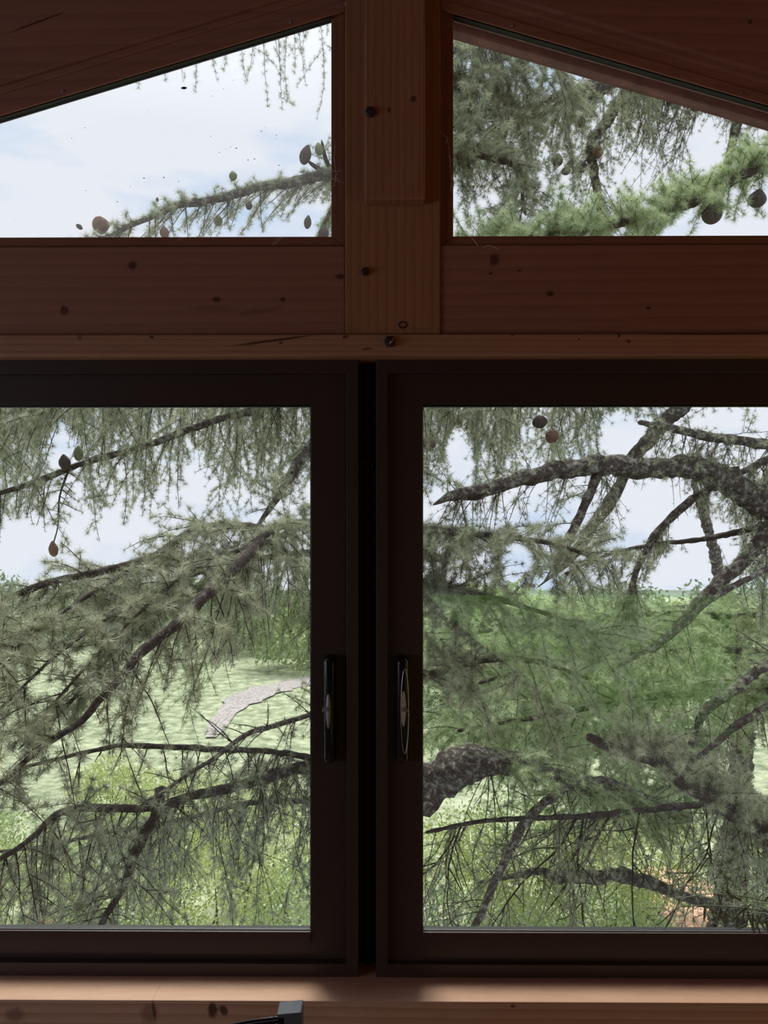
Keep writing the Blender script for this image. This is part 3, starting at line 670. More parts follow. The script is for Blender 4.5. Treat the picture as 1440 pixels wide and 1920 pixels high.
# tufted side shoot at the right edge of that pane
A.limb([(690, 360, 3.3, 8), (640, 345, 2.9, 6), (612, 300, 2.7, 4), (604, 268, 2.65, 2.5)], M_barkA); A.spray(30, (0.04, 0.12), 0, 'fan', 1, 0.022, 0.014, (0.35, 1), 0, 0, 0.0016, 20)
A.limb([(690, 350, 3.3, 8), (640, 370, 2.9, 6), (618, 400, 2.7, 4), (596, 450, 2.6, 3), (590, 500, 2.6, 2)], M_barkA); A.spray(45, (0.05, 0.14), 1, 'hang', 1, 0.022, 0.013, (0.3, 1), 0, 0, 0.0016, 40, mat=M_ndlY)
# twigs hanging from above the upper left pane
A.limb([(690, -120, 3.4, 14), (600, -30, 3.0, 9), (500, 25, 2.9, 7), (420, 60, 2.8, 5), (330, 100, 2.8, 4), (240, 130, 2.75, 3), (180, 150, 2.7, 2)], M_barkA)
o_, b_, r_ = A.last; S = Spray(77, 0.019, 0.020, 0.9, 0.09); Lp = ((260, 166), (310, 146), (340, 146), (366, 165), (395, 141), (424, 141), (450, 150), (476, 155), (490, 186), (527, 184), (535, 172), (560, 141), (548, 110), (600, 196), (612, 60), (585, 90), (510, 120))
for (hx, hy) in Lp:
    i = int(np.argmin(np.abs(proj(b_)[0] - hx))); e = P(hx, hy, b_[i][1] - 0.03); d = e - b_[i]
    S.grow(b_[i], d, float(np.linalg.norm(d)) * 1.04, 0.0016, 0.3, 1 if hx > 440 else 0, 5 if hx > 470 else 2)
tubes('twigs', S.tw, 4, M_twig, o_, True)['kind'] = 'stuff'; rosette_mesh('foliage', S.ros, T_NEAR, M_ndl, o_)

# hidden boughs behind the crossbeam: curtains of hanging twigs in the top of the left sliding window
A.limb([(690, 560, 3.4, 20), (560, 600, 3.1, 15), (400, 640, 2.9, 12), (220, 665, 2.7, 9), (60, 690, 2.6, 6), (-120, 720, 2.5, 4)], M_barkA)
A.spray(36, (0.25, 0.85), 1.6, 'hang', 0.95, 0.025, 0.021, (0.1, 1), 6, 1, 0.0024)
A.limb([(690, 600, 3.6, 20), (560, 650, 4.0, 15), (400, 690, 4.3, 12), (200, 700, 4.5, 9), (0, 720, 4.7, 6), (-160, 730, 4.8, 4)], M_barkA)
A.spray(30, (0.35, 1.2), 1.6, 'hang', 0.95, 0.026, 0.024, (0.1, 1), 5, 1, 0.0026, templ=T_MID)
# diagonal limb and its fork
A.limb([(690, 965, 3.4, 12), (583, 980, 2.7, 8.5), (542, 984, 2.5, 8), (508, 992, 2.1, 9), (479, 1023, 1.85, 10), (446, 1057, 1.65, 11), (408, 1098, 1.5, 10.5), (375, 1127, 1.4, 10.5), (342, 1161, 1.32, 10), (308, 1190, 1.26, 9.5), (267, 1219, 1.2, 9), (221, 1277, 1.12, 8), (183, 1315, 1.08, 7), (154, 1352, 1.05, 6.5), (83, 1398, 1.02, 6), (20, 1452, 1.0, 5), (-60, 1520, 1.1, 4)])
A.spray(10, (0.15, 0.36), 2.2, 'fan', 0.95, 0.027, 0.02, (0.12, 1), 6, 1, 0.002, 4)
A.spray(9, (0.2, 0.5), 1.5, 'hang', 0.8, 0.026, 0.021, (0.15, 0.9), 5, 1, 0.0022)
A.limb([(500, 994, 2.3, 7), (471, 987, 2.2, 6), (437, 984, 2.1, 6), (400, 984, 2.05, 5), (350, 1000, 1.95, 5.5), (290, 1042, 1.8, 7), (233, 1061, 1.7, 7), (188, 1073, 1.65, 7), (125, 1086, 1.6, 7), (75, 1099, 1.5, 6.5), (25, 1119, 1.45, 6), (-10, 1140, 1.4, 5.5), (-80, 1190, 1.3, 4)])
A.spray(21, (0.12, 0.38), 1.8, 'fan', 0.97, 0.026, 0.018, (0.0, 1), 7, 1, 0.002, 16)
A.spray(16, (0.15, 0.45), 1.2, 'hang', 0.9, 0.027, 0.02, (0.1, 1), 6, 1, 0.002)
A.limb([(560, 985, 2.6, 6), (520, 1010, 2.3, 5), (440, 1035, 1.9, 4), (350, 1075, 1.6, 4), (260, 1150, 1.4, 3), (180, 1230, 1.25, 3), (90, 1330, 1.1, 2)])
A.spray(19, (0.12, 0.36), 2.0, 'fan', 0.97, 0.026, 0.018, (0.1, 1), 7, 1, 0.002, 16)
for q_, pts_ in enumerate(([(480, 1040, 2.2, 6), (400, 1062, 1.9, 4), (300, 1105, 1.6, 4), (200, 1160, 1.4, 3.5), (110, 1225, 1.2, 3), (30, 1300, 1.1, 3), (-50, 1380, 1.0, 2)], [(420, 1085, 2.0, 5), (330, 1130, 1.7, 4), (250, 1190, 1.5, 3.5), (180, 1260, 1.35, 3), (120, 1330, 1.25, 3), (40, 1400, 1.15, 2)], [(290, 1042, 1.8, 5), (190, 1100, 1.5, 4), (100, 1160, 1.3, 3.5), (20, 1225, 1.15, 3), (-50, 1290, 1.1, 2)])):
    A.limb(pts_); A.spray(26, (0.10, 0.30), 1.8, 'fan', 1, 0.030, 0.018, (0.1, 1), 7, 1, 0.0018, 14, mat=M_ndlD if q_ == 1 else M_ndl)
A.limb([(690, 1020, 3.5, 10), (583, 1035, 3.2, 7), (500, 1045, 3.0, 6), (420, 1060, 2.9, 5), (340, 1085, 2.8, 3)])
A.spray(34, (0.35, 1.0), 1.4, 'hang', 0.75, 0.026, 0.022, (0.1, 1), 6, 1, 0.002, mat=M_ndlY)
A.limb([(128, 884, 2.78, 2), (112, 930, 2.75, 1.6), (109, 985, 2.72, 1.3), (100, 1020, 2.7, 1.2)]); A.spray(34, (0.05, 0.15), 1, 'any', 0.8, 0.022, 0.02, (0, 0.7), 3, 0)
A.limb([(612, 326, 2.65, 5), (592, 312, 2.62, 4), (580, 304, 2.6, 3)])
# lichened limb top right of the left sliding window, with two thin boughs beside it
A.limb([(690, 690, 3.5, 12), (620, 770, 3.2, 11), (583, 836, 3.0, 10), (558, 869, 2.9, 9.5), (537, 907, 2.8, 8), (512, 944, 2.7, 6), (480, 990, 2.6, 4)], M_barkL); A.spray(20, (0.1, 0.4), 2, 'fan', 0.9, 0.027, 0.02, (0.2, 1), 6, 1)
A.limb([(690, 700, 3.6, 9), (560, 745, 3.2, 8), (400, 790, 3.0, 7), (260, 840, 2.9, 6), (180, 862, 2.85, 6), (133, 877, 2.8, 6), (75, 900, 2.7, 6), (33, 915, 2.7, 5), (-40, 935, 2.6, 4)], M_barkL); L1 = A.last[0]
A.spray(16, (0.15, 0.5), 1.6, 'hang', 0.92, 0.026, 0.021, (0.25, 1), 5, 1)
cone(121, 866, 2.75, 20, 30, 10, 'dark', L1); cone(147, 850, 2.8, 16, 30, 0, 'green', L1); cone(100, 1029, 2.7, 16, 31, 5, 'brown', L1)
# lower boughs of the left sliding window
A.limb([(690, 1445, 3.4, 10), (579, 1421, 2.7, 6), (521, 1411, 2.5, 5.5), (458, 1407, 2.3, 5.5), (408, 1407, 2.2, 5.5), (354, 1402, 2.1, 5.5), (292, 1400, 2.0, 5), (233, 1398, 1.9, 5), (192, 1404, 1.8, 4.5), (142, 1415, 1.7, 4), (108, 1423, 1.65, 3.5), (40, 1440, 1.6, 3)]); A.spray(16, (0.1, 0.35), 2.0, 'hang', 0.6, 0.027, 0.022, (0.2, 1), 5, 1)
A.limb([(690, 1300, 3.4, 8), (579, 1340, 2.6, 4.5), (542, 1352, 2.5, 4.5), (500, 1365, 2.3, 5), (471, 1373, 2.2, 5), (437, 1394, 2.1, 4.5), (400, 1423, 2.0, 4), (358, 1448, 1.9, 4), (304, 1486, 1.8, 3.5), (250, 1520, 1.7, 3)], M_barkL); A.spray(22, (0.08, 0.3), 1.5, 'any', 0.3, 0.026, 0.022, (0.2, 1), 6, 1)
A.limb([(690, 1410, 3.4, 14), (579, 1434, 2.7, 11), (521, 1448, 2.5, 11), (492, 1461, 2.4, 9.5), (446, 1473, 2.3, 9), (396, 1486, 2.15, 8.5), (354, 1494, 2.0, 8.5), (321, 1507, 1.9, 8), (292, 1513, 1.8, 7.5), (233, 1513, 1.65, 7), (167, 1513, 1.5, 7), (104, 1527, 1.35, 6.5), (71, 1561, 1.3, 5.5), (29, 1592, 1.2, 5), (-50, 1640, 1.1, 4)])
A.spray(22, (0.15, 0.42), 1.8, 'hang', 0.55, 0.027, 0.02, (0.15, 1), 7, 1, 0.0022, mat=M_ndlD); A.spray(11, (0.12, 0.36), 1.6, 'fan', 0.8, 0.027, 0.02, (0.2, 1), 7, 1, 0.002, 6, mat=M_ndlD)
A.limb([(300, 1480, 1.85, 9), (292, 1527, 1.75, 11), (267, 1569, 1.7, 10), (246, 1619, 1.65, 8.5), (233, 1661, 1.6, 7), (208, 1702, 1.55, 6), (188, 1736, 1.5, 5), (160, 1800, 1.5, 4)])
A.spray(26, (0.12, 0.42), 2.2, 'any', 0.6, 0.027, 0.02, (0.05, 1), 7, 1, 0.002, mat=M_ndlD)
# low twig curtains at the foot of the left window
A.limb([(690, 1490, 3.5, 9), (560, 1500, 3.1, 6), (450, 1510, 2.9, 5), (330, 1540, 2.7, 4), (200, 1560, 2.5, 4), (60, 1590, 2.4, 3), (-60, 1600, 2.3, 2)]); A.spray(22, (0.25, 0.8), 1.5, 'hang', 0.5, 0.026, 0.022, (0.1, 1), 7, 1, 0.002, mat=M_ndlD)
# stout low limb to the right
A.limb([(690, 1478, 3.5, 52), (794, 1471, 3.3, 42), (849, 1456, 3.2, 36), (908, 1438, 3.2, 27), (954, 1432, 3.25, 22), (990, 1445, 3.3, 19), (1060, 1462, 3.4, 17), (1129, 1478, 3.5, 16), (1193, 1497, 3.6, 15), (1239, 1510, 3.7, 13), (1290, 1535, 3.8, 9)], M_barkL, sides=16)
A.spray(10, (0.3, 0.8), 1.5, 'hang', 0.25, 0.026, 0.03, (0.3, 1), 4, 1, 0.003); A.spray(34, (0.15, 0.42), 1.5, 'fan', 0.9, 0.032, 0.02, (0.35, 0.95), 7, 1, 0.0025, mat=M_ndlY)
A.limb([(1060, 1462, 3.4, 8), (1041, 1490, 3.2, 8), (1000, 1524, 3.1, 8), (973, 1561, 3.0, 7.5), (950, 1607, 2.95, 7.5), (927, 1653, 2.9, 7), (904, 1708, 2.85, 6.5), (885, 1750, 2.8, 6), (860, 1830, 2.8, 5)], M_barkL); A.spray(8, (0.1, 0.35), 1, 'any', 0.2, 0.026, 0.03, (0.1, 1), 5, 1)
# sprays at the left edge of the right sliding window
A.limb([(690, 1000, 3.5, 12), (790, 990, 2.8, 8), (860, 1000, 2.5, 6), (940, 1005, 2.4, 5), (1040, 1020, 2.3, 4), (1120, 1050, 2.3, 3)]); A.spray(34, (0.15, 0.42), 1.6, 'fan', 1, 0.031, 0.018, (0.2, 1), 7, 1, 0.0022, 14); A.spray(12, (0.15, 0.35), 1, 'hang', 1, 0.031, 0.018, (0.2, 0.8), 6, 1)
A.limb([(690, 1090, 3.5, 12), (790, 1100, 2.8, 8), (870, 1110, 2.6, 6), (960, 1130, 2.5, 5), (1050, 1160, 2.4, 4), (1140, 1200, 2.4, 3)]); A.spray(34, (0.15, 0.45), 1.8, 'fan', 1, 0.031, 0.018, (0.2, 1), 7, 1, 0.0022, 14, mat=M_ndlD)
A.limb([(690, 1230, 3.5, 12), (790, 1262, 2.9, 9), (850, 1250, 2.8, 8), (920, 1236, 2.7, 6), (1000, 1240, 2.6, 5), (1100, 1270, 2.6, 3)]); A.spray(28, (0.15, 0.5), 1.8, 'fan', 1, 0.031, 0.02, (0.25, 1), 7, 1, 0.0022, 8)

# ---- second cedar, trunk outside the frame on the right
bx = P(1720, 960, 4.3)
B = Cedar('lichened cedar right of the house, its arching limbs crossing the right sliding window', (bx[0], 4.3, gz(bx[0], 4.3)), T_MID, M_ndl, 2)
B.limb([(1720, 2600, 4.3, 70), (1720, 1700, 4.3, 60), (1720, 960, 4.3, 52), (1720, 300, 4.3, 44), (1720, -500, 4.3, 34)], M_barkL, 'trunk', sides=20)
# arching limb
B.limb([(1720, 1080, 4.2, 34), (1560, 1000, 3.7, 27), (1440, 942, 3.4, 25), (1390, 915, 3.3, 24), (1353, 897, 3.2, 23), (1307, 882, 3.1, 21), (1266, 876, 3.0, 18), (1220, 874, 2.95, 17.5), (1170, 873, 2.9, 17.5), (1119, 871, 2.85, 18), (1078, 875, 2.8, 17), (1037, 882, 2.75, 16), (982, 898, 2.7, 14), (940, 910, 2.65, 13.5), (890, 921, 2.6, 13), (850, 929, 2.6, 11), (832, 936, 2.6, 7), (815, 945, 2.6, 2)], M_barkL, sides=18, rough=0.16)
arch = B.last
B.spray(22, (0.1, 0.55), 1.6, 'hang', 0.4, 0.024, 0.024, (0.2, 0.98), 6, 1, 0.002, twig=M_twigg); B.spray(22, (0.05, 0.2), 0, 'up', 0.7, 0.024, 0.02, (0.3, 1.0), 6, 1, 0.002)
B.limb([(1560, 470, 3.9, 20), (1400, 620, 3.6, 15), (1330, 700, 3.5, 14), (1280, 763, 3.4, 13.5), (1248, 790, 3.35, 13), (1220, 823, 3.3, 13), (1193, 850, 3.3, 12), (1168, 896, 3.3, 11), (1147, 937, 3.3, 11), (1119, 974, 3.3, 10.5), (1096, 1011, 3.3, 10), (1064, 1052, 3.3, 9), (1030, 1084, 3.3, 3), (1010, 1100, 3.3, 1)], M_barkL); B.spray(10, (0.1, 0.35), 1.2, 'any', 0.35, 0.025, 0.024, (0.2, 1), 6, 1, 0.002, twig=M_twigg)
B.limb([(1124, 875, 2.85, 10), (1120, 893, 2.85, 9.5), (1106, 924, 2.85, 9), (1087, 969, 2.85, 9), (1069, 1006, 2.85, 8.5), (1046, 1052, 2.85, 7), (1030, 1075, 2.9, 2), (1020, 1090, 2.9, 1)], M_barkL); B.spray(12, (0.1, 0.3), 1.5, 'any', 0.6, 0.026, 0.022, (0.2, 1), 6, 1)
B.limb([(1720, 880, 4.2, 20), (1560, 855, 3.6, 12), (1440, 836, 3.2, 9.5), (1376, 823, 3.1, 9), (1330, 818, 3.0, 9), (1289, 807, 2.95, 7.5), (1239, 797, 2.9, 6.5), (1200, 790, 2.85, 5)], M_barkL); B.spray(26, (0.08, 0.4), 1.4, 'hang', 0.25, 0.024, 0.025, (0.2, 1), 8, 1, 0.0022, twig=M_twigg); B.spray(18, (0.1, 0.35), 1.0, 'any', 0.4, 0.024, 0.025, (0.2, 1), 8, 1, 0.002, twig=M_twigg)
B.limb([(1440, 985, 3.6, 7), (1330, 1010, 3.5, 5), (1230, 1020, 3.4, 4), (1140, 1040, 3.4, 3), (1060, 1075, 3.4, 2)]); B.spray(34, (0.12, 0.4), 1.6, 'hang', 0.85, 0.026, 0.021, (0.4, 1), 7, 1, 0.002)
B.limb([(1345, 897, 3.2, 9), (1330, 917, 3.2, 8), (1298, 937, 3.2, 7.5), (1271, 960, 3.2, 7.5), (1239, 992, 3.2, 7), (1216, 1024, 3.2, 6.5), (1197, 1061, 3.2, 6), (1184, 1102, 3.2, 5), (1170, 1150, 3.2, 4)], M_barkL); B.spray(42, (0.12, 0.5), 1.8, 'hang', 0.75, 0.025, 0.022, (0.1, 1), 7, 1, 0.002)
B.limb([(1720, 880, 4.2, 24), (1560, 920, 3.7, 18), (1440, 1002, 3.3, 14), (1422, 1020, 3.3, 13), (1390, 1056, 3.25, 12.5), (1358, 1084, 3.2, 12), (1330, 1112, 3.2, 12), (1307, 1139, 3.2, 11), (1270, 1175, 3.2, 9), (1220, 1220, 3.2, 6)], M_barkL, sides=16); B.spray(14, (0.08, 0.4), 1.0, 'any', 0.45, 0.025, 0.023, (0.25, 1), 7, 1, 0.002)
B.limb([(1720, 980, 4.2, 16), (1560, 1020, 3.4, 8), (1440, 1066, 2.9, 5.5), (1417, 1079, 2.85, 5.5), (1381, 1095, 2.8, 5.5), (1339, 1121, 2.75, 5), (1298, 1153, 2.7, 5), (1257, 1185, 2.65, 4.5), (1216, 1217, 2.6, 4.5), (1160, 1249, 2.55, 4)], M_barkL); B.spray(5, (0.05, 0.2), 1.0, 'any', 0.3, 0.025, 0.025, (0.3, 1), 5, 0, 0.002)
B.limb([(1720, 1120, 4.2, 16), (1560, 1190, 3.5, 11), (1440, 1249, 3.1, 9.5), (1404, 1272, 3.05, 9), (1367, 1300, 3.0, 9), (1330, 1327, 2.95, 9), (1312, 1352, 2.9, 8), (1295, 1400, 2.9, 6)], M_barkL); B.spray(12, (0.1, 0.4), 1.5, 'any', 0.6, 0.026, 0.023, (0.3, 1), 6, 1)
B.limb([(1720, 1220, 4.2, 14), (1560, 1270, 3.4, 9), (1440, 1322, 2.9, 7.5), (1413, 1341, 2.85, 7), (1376, 1364, 2.8, 7), (1344, 1391, 2.75, 6), (1310, 1420, 2.7, 5)], M_barkA); B.spray(12, (0.1, 0.3), 1.5, 'any', 0.5, 0.026, 0.023, (0.3, 1), 6, 1)
# falling limb with thick foliage at the lower right
B.limb([(1720, 1720, 4.2, 34), (1560, 1640, 3.6, 24), (1440, 1566, 3.0, 19), (1418, 1552, 2.95, 18), (1376, 1524, 2.85, 17), (1330, 1497, 2.75, 15), (1290, 1470, 2.65, 14), (1252, 1442, 2.6, 13), (1216, 1424, 2.5, 13), (1179, 1411, 2.45, 12), (1138, 1400, 2.4, 10), (1105, 1379, 2.4, 7)], M_barkA, sides=16)
B.spray(60, (0.12, 0.34), 1.2, 'up', 1, 0.030, 0.017, (0.25, 0.95), 7, 1, 0.0022, 30, mat=M_ndl); B.spray(14, (0.25, 0.6), 1.6, 'hang', 0.7, 0.028, 0.021, (0.25, 0.8), 6, 1, mat=M_ndlD)
for pts_ in ([(1720, 1130, 4.3, 12), (1500, 1150, 4.4, 7), (1360, 1155, 4.4, 6), (1240, 1150, 4.3, 5), (1110, 1160, 4.2, 4), (980, 1175, 4.1, 4), (860, 1190, 4.0, 3)], [(1720, 1200, 4.3, 12), (1460, 1215, 4.0, 7), (1300, 1220, 3.9, 6), (1160, 1230, 3.8, 5), (1020, 1250, 3.7, 4), (900, 1280, 3.6, 3)], [(1720, 1300, 4.3, 12), (1440, 1295, 4.2, 7), (1280, 1300, 4.0, 6), (1120, 1325, 3.8, 5), (980, 1350, 3.7, 4), (860, 1370, 3.6, 3)]):
    B.limb(pts_); B.spray(30, (0.2, 0.55), 1.3, 'fan', 1, 0.030, 0.021, (0.2, 1), 7, 1, 0.002, 10, mat=M_ndlY)
# hidden boughs behind the crossbeam
B.limb([(1720, 480, 4.2, 20), (1440, 600, 3.8, 15), (1250, 650, 3.6, 12), (1050, 680, 3.4, 9), (900, 690, 3.3, 7), (760, 700, 3.2, 4)], M_barkA)
B.spray(14, (0.25, 0.7), 1.6, 'hang', 0.6, 0.024, 0.023, (0.1, 0.65), 6, 1, 0.0024, twig=M_twigg); B.spray(34, (0.25, 0.8), 1.6, 'hang', 0.85, 0.025, 0.021, (0.6, 1), 7, 1, 0.0022)
B.limb([(1720, 560, 4.4, 20), (1440, 640, 4.6, 15), (1250, 680, 4.8, 12), (1050, 690, 5.0, 9), (900, 700, 5.1, 7), (760, 705, 5.2, 4)], M_barkA); B.spray(26, (0.3, 1.2), 1.6, 'hang', 0.9, 0.028, 0.026, (0.5, 1), 6, 1, 0.0026)
o_ = B.last[0]
cone(804, 830, 3.2, 24, 34, 0, 'brown', o_); cone(1034, 818, 3.2, 24, 26, 60, 'brown', o_); cone(1012, 790, 3.2, 26, 26, 20, 'dark', o_)
# right edge hanging twigs
B.limb([(1720, 800, 4.2, 14), (1560, 820, 3.8, 10), (1460, 850, 3.7, 8), (1400, 880, 3.6, 6), (1340, 905, 3.6, 4)], M_barkA); B.spray(36, (0.3, 1.2), 1.5, 'hang', 0.7, 0.026, 0.023, (0.3, 0.95), 6, 1, 0.0024)
# upper right pane: lichened limb, falling limbs, bright bough
B.limb([(1560, 60, 4.0, 22), (1300, 100, 3.6, 17), (1160, 147, 3.4, 15), (1120, 165, 3.35, 15), (1070, 177, 3.3, 15), (1020, 200, 3.25, 14), (965, 221, 3.2, 11), (910, 250, 3.2, 6)], M_barkL, sides=16, rough=0.16)
U1 = B.last[0]; B.spray(30, (0.12, 0.5), 1.5, 'hang', 0.9, 0.025, 0.021, (0.3, 1), 6, 1, 0.002); B.spray(20, (0.06, 0.22), 0.5, 'up', 0.9, 0.025, 0.02, (0.4, 1), 6, 1, 0.002)
B.limb([(1300, 60, 3.9, 14), (1215, 130, 3.8, 12), (1185, 165, 3.75, 11), (1155, 200, 3.7, 10.5), (1135, 230, 3.7, 10), (1106, 270, 3.65, 8.5), (1112, 320, 3.65, 8), (1121, 358, 3.65, 7), (1128, 420, 3.7, 6)], M_barkL); B.spray(34, (0.12, 0.5), 1.6, 'hang', 0.7, 0.024, 0.022, (0.2, 1), 7, 1, 0.002); U2 = B.last[0]
B.limb([(800, 100, 3.3, 8), (855, 157, 3.1, 7), (878, 184, 3.05, 7), (886, 212, 3.0, 5), (900, 250, 3.0, 3)], M_barkA); B.spray(60, (0.1, 0.45), 1.4, 'any', 1, 0.027, 0.019, (0, 1), 7, 1, 0.002)
B.limb([(690, 20, 3.5, 10), (800, 30, 3.2, 8), (900, 60, 3.1, 6), (1000, 90, 3.1, 4), (1080, 120, 3.1, 3)], M_barkA); B.spray(40, (0.2, 0.85), 1.4, 'hang', 0.95, 0.027, 0.02, (0.1, 1), 7, 1, 0.002)
B.limb([(690, 200, 3.5, 10), (800, 250, 3.0, 7), (900, 290, 2.9, 6), (968, 310, 2.9, 6), (975, 335, 2.9, 4), (985, 400, 2.9, 3)], M_barkA); B.spray(56, (0.12, 0.45), 1.5, 'fan', 1, 0.028, 0.019, (0.15, 1), 7, 1, 0.002, 10)
B.limb([(1480, 60, 3.9, 9), (1400, 170, 3.8, 8.5), (1385, 215, 3.8, 8.5), (1375, 260, 3.8, 8), (1365, 300, 3.8, 7.5), (1355, 340, 3.8, 7), (1345, 400, 3.8, 6)], M_barkA); B.spray(16, (0.08, 0.25), 1.4, 'any', 0.6, 0.025, 0.022, (0.3, 1), 6, 1, 0.002)
B.limb([(1560, 40, 4.0, 12), (1400, 90, 3.8, 9), (1290, 130, 3.7, 7), (1200, 160, 3.6, 5)], M_barkA); B.spray(44, (0.3, 0.95), 1.2, 'hang', 0.45, 0.022, 0.026, (0.2, 1), 8, 1, 0.0024)
o_ = B.last[0]; cone(1257, 190, 3.6, 15, 18, -30, 'dark', o_); cone(1305, 197, 3.6, 20, 20, 40, 'dark', o_)
for c in ((1065, 222, 3.3, 22, 26, 0, 'dark'), (1088, 228, 3.3, 18, 22, 0, 'dark'), (937, 122, 3.2, 13, 24, 8, 'dark'), (965, 128, 3.2, 17, 24, 0, 'dark'), (872, 148, 3.2, 16, 20, 0, 'dark')): cone(*c, U1)
for c in ((1121, 284, 3.6, 19, 24, 0, 'brown'), (1061, 320, 3.6, 16, 16, 0, 'dark'), (1045, 300, 3.6, 20, 24, 10, 'dark'), (1090, 312, 3.6, 22, 22, 0, 'dark')): cone(*c, U2)
# bright bough along the foot of the upper right pane
B.limb([(1720, 160, 4.0, 22), (1560, 230, 3.2, 16), (1440, 300, 2.7, 12), (1360, 345, 2.6, 11), (1280, 385, 2.5, 10), (1180, 415, 2.4, 8), (1080, 430, 2.35, 6), (980, 445, 2.3, 5), (870, 455, 2.3, 3)], M_barkA)
B.spray(60, (0.08, 0.26), 0.6, 'fan', 1, 0.030, 0.015, (0.2, 1), 7, 1, 0.002, 60, mat=M_ndlY, templ=T_NEAR); B.spray(30, (0.08, 0.2), 0, 'up', 1, 0.030, 0.015, (0.2, 1), 6, 1, 0.002, 0, mat=M_ndlY, templ=T_NEAR)
o_ = B.last[0]; cone(1420, 372, 2.7, 30, 34, 30, 'dark', o_); cone(1335, 400, 2.5, 34, 40, 20, 'dark', o_)
# bare drooping stems low in the right window
B.limb([(1720, 1500, 4.2, 14), (1500, 1500, 3.6, 9), (1350, 1500, 3.4, 7), (1200, 1520, 3.3, 6), (1050, 1530, 3.2, 5), (900, 1540, 3.1, 4), (800, 1560, 3.1, 3)], M_barkA)
B.spray(4, (0.6, 1.1), 0.8, 'hang', 0.12, 0.024, 0.04, (0.2, 1), 5, 1, 0.0055, twig=M_twig, wob=0.15); B.spray(11, (0.4, 1.0), 0.8, 'hang', 0.5, 0.024, 0.026, (0.2, 1), 6, 1, 0.0026, twig=M_twigg, wob=0.15)
B.limb([(1720, 1760, 4.3, 14), (1440, 1720, 3.9, 12), (1285, 1680, 3.7, 9), (1252, 1667, 3.6, 10), (1220, 1654, 3.6, 12), (1179, 1643, 3.5, 13), (1156, 1640, 3.5, 12), (1110, 1648, 3.5, 12), (1078, 1644, 3.5, 12), (1037, 1643, 3.5, 11), (1009, 1634, 3.5, 7), (963, 1643, 3.5, 5), (900, 1655, 3.5, 3)], M_barkL, sides=14); B.spray(14, (0.1, 0.4), 1.2, 'any', 0.2, 0.024, 0.028, (0.2, 1), 6, 1, 0.0026)

# ---- third cedar farther off: leaning trunk low at the right, green boughs behind
bx = ground_hit(1372, 1760)
yc = float(bx[1])
C = Cedar('farther cedar with a leaning trunk low at the right, green boughs behind the limbs', (bx[0], yc, gz(bx[0], yc)), T_FAR, M_ndlY, 3)
C.limb([(1345, 1850, yc, 34), (1366, 1700, yc, 28), (1378, 1600, yc, 24), (1388, 1450, yc, 20), (1395, 1330, yc, 17), (1380, 1200, yc, 13), (1330, 1000, yc + .3, 9), (1300, 900, yc + .4, 5)], M_barkL, 'trunk', sides=16)
k = 0
for (ty, pts) in ((1150, [(1250, 1140), (1120, 1150), (1000, 1165), (860, 1180), (740, 1190)]), (1210, [(1270, 1210), (1140, 1230), (1000, 1240), (880, 1260)]), (1290, [(1270, 1280), (1120, 1310), (980, 1330), (820, 1340)]), (1380, [(1280, 1370), (1130, 1380), (1000, 1390), (880, 1400)]), (1180, [(1440, 1160), (1520, 1170)]), (1300, [(1450, 1280), (1540, 1300)]), (1450, [(1300, 1470), (1180, 1490), (1060, 1480)])):
    k += 1; dy = -1.6 + 0.8 * (k % 3)
    C.limb([(1390, ty, yc, 8)] + [(a, b, yc + dy * (i + 1) / len(pts) - 0.4 * i, 6 - i) for i, (a, b) in enumerate(pts)], M_barkA)
    C.spray(20, (0.4, 1.0), 1.2, 'fan', 1, 0.062, 0.036, (0.05, 1), 5, 1, 0.004, templ=T_FAR)
print('ROSETTES', NROS)

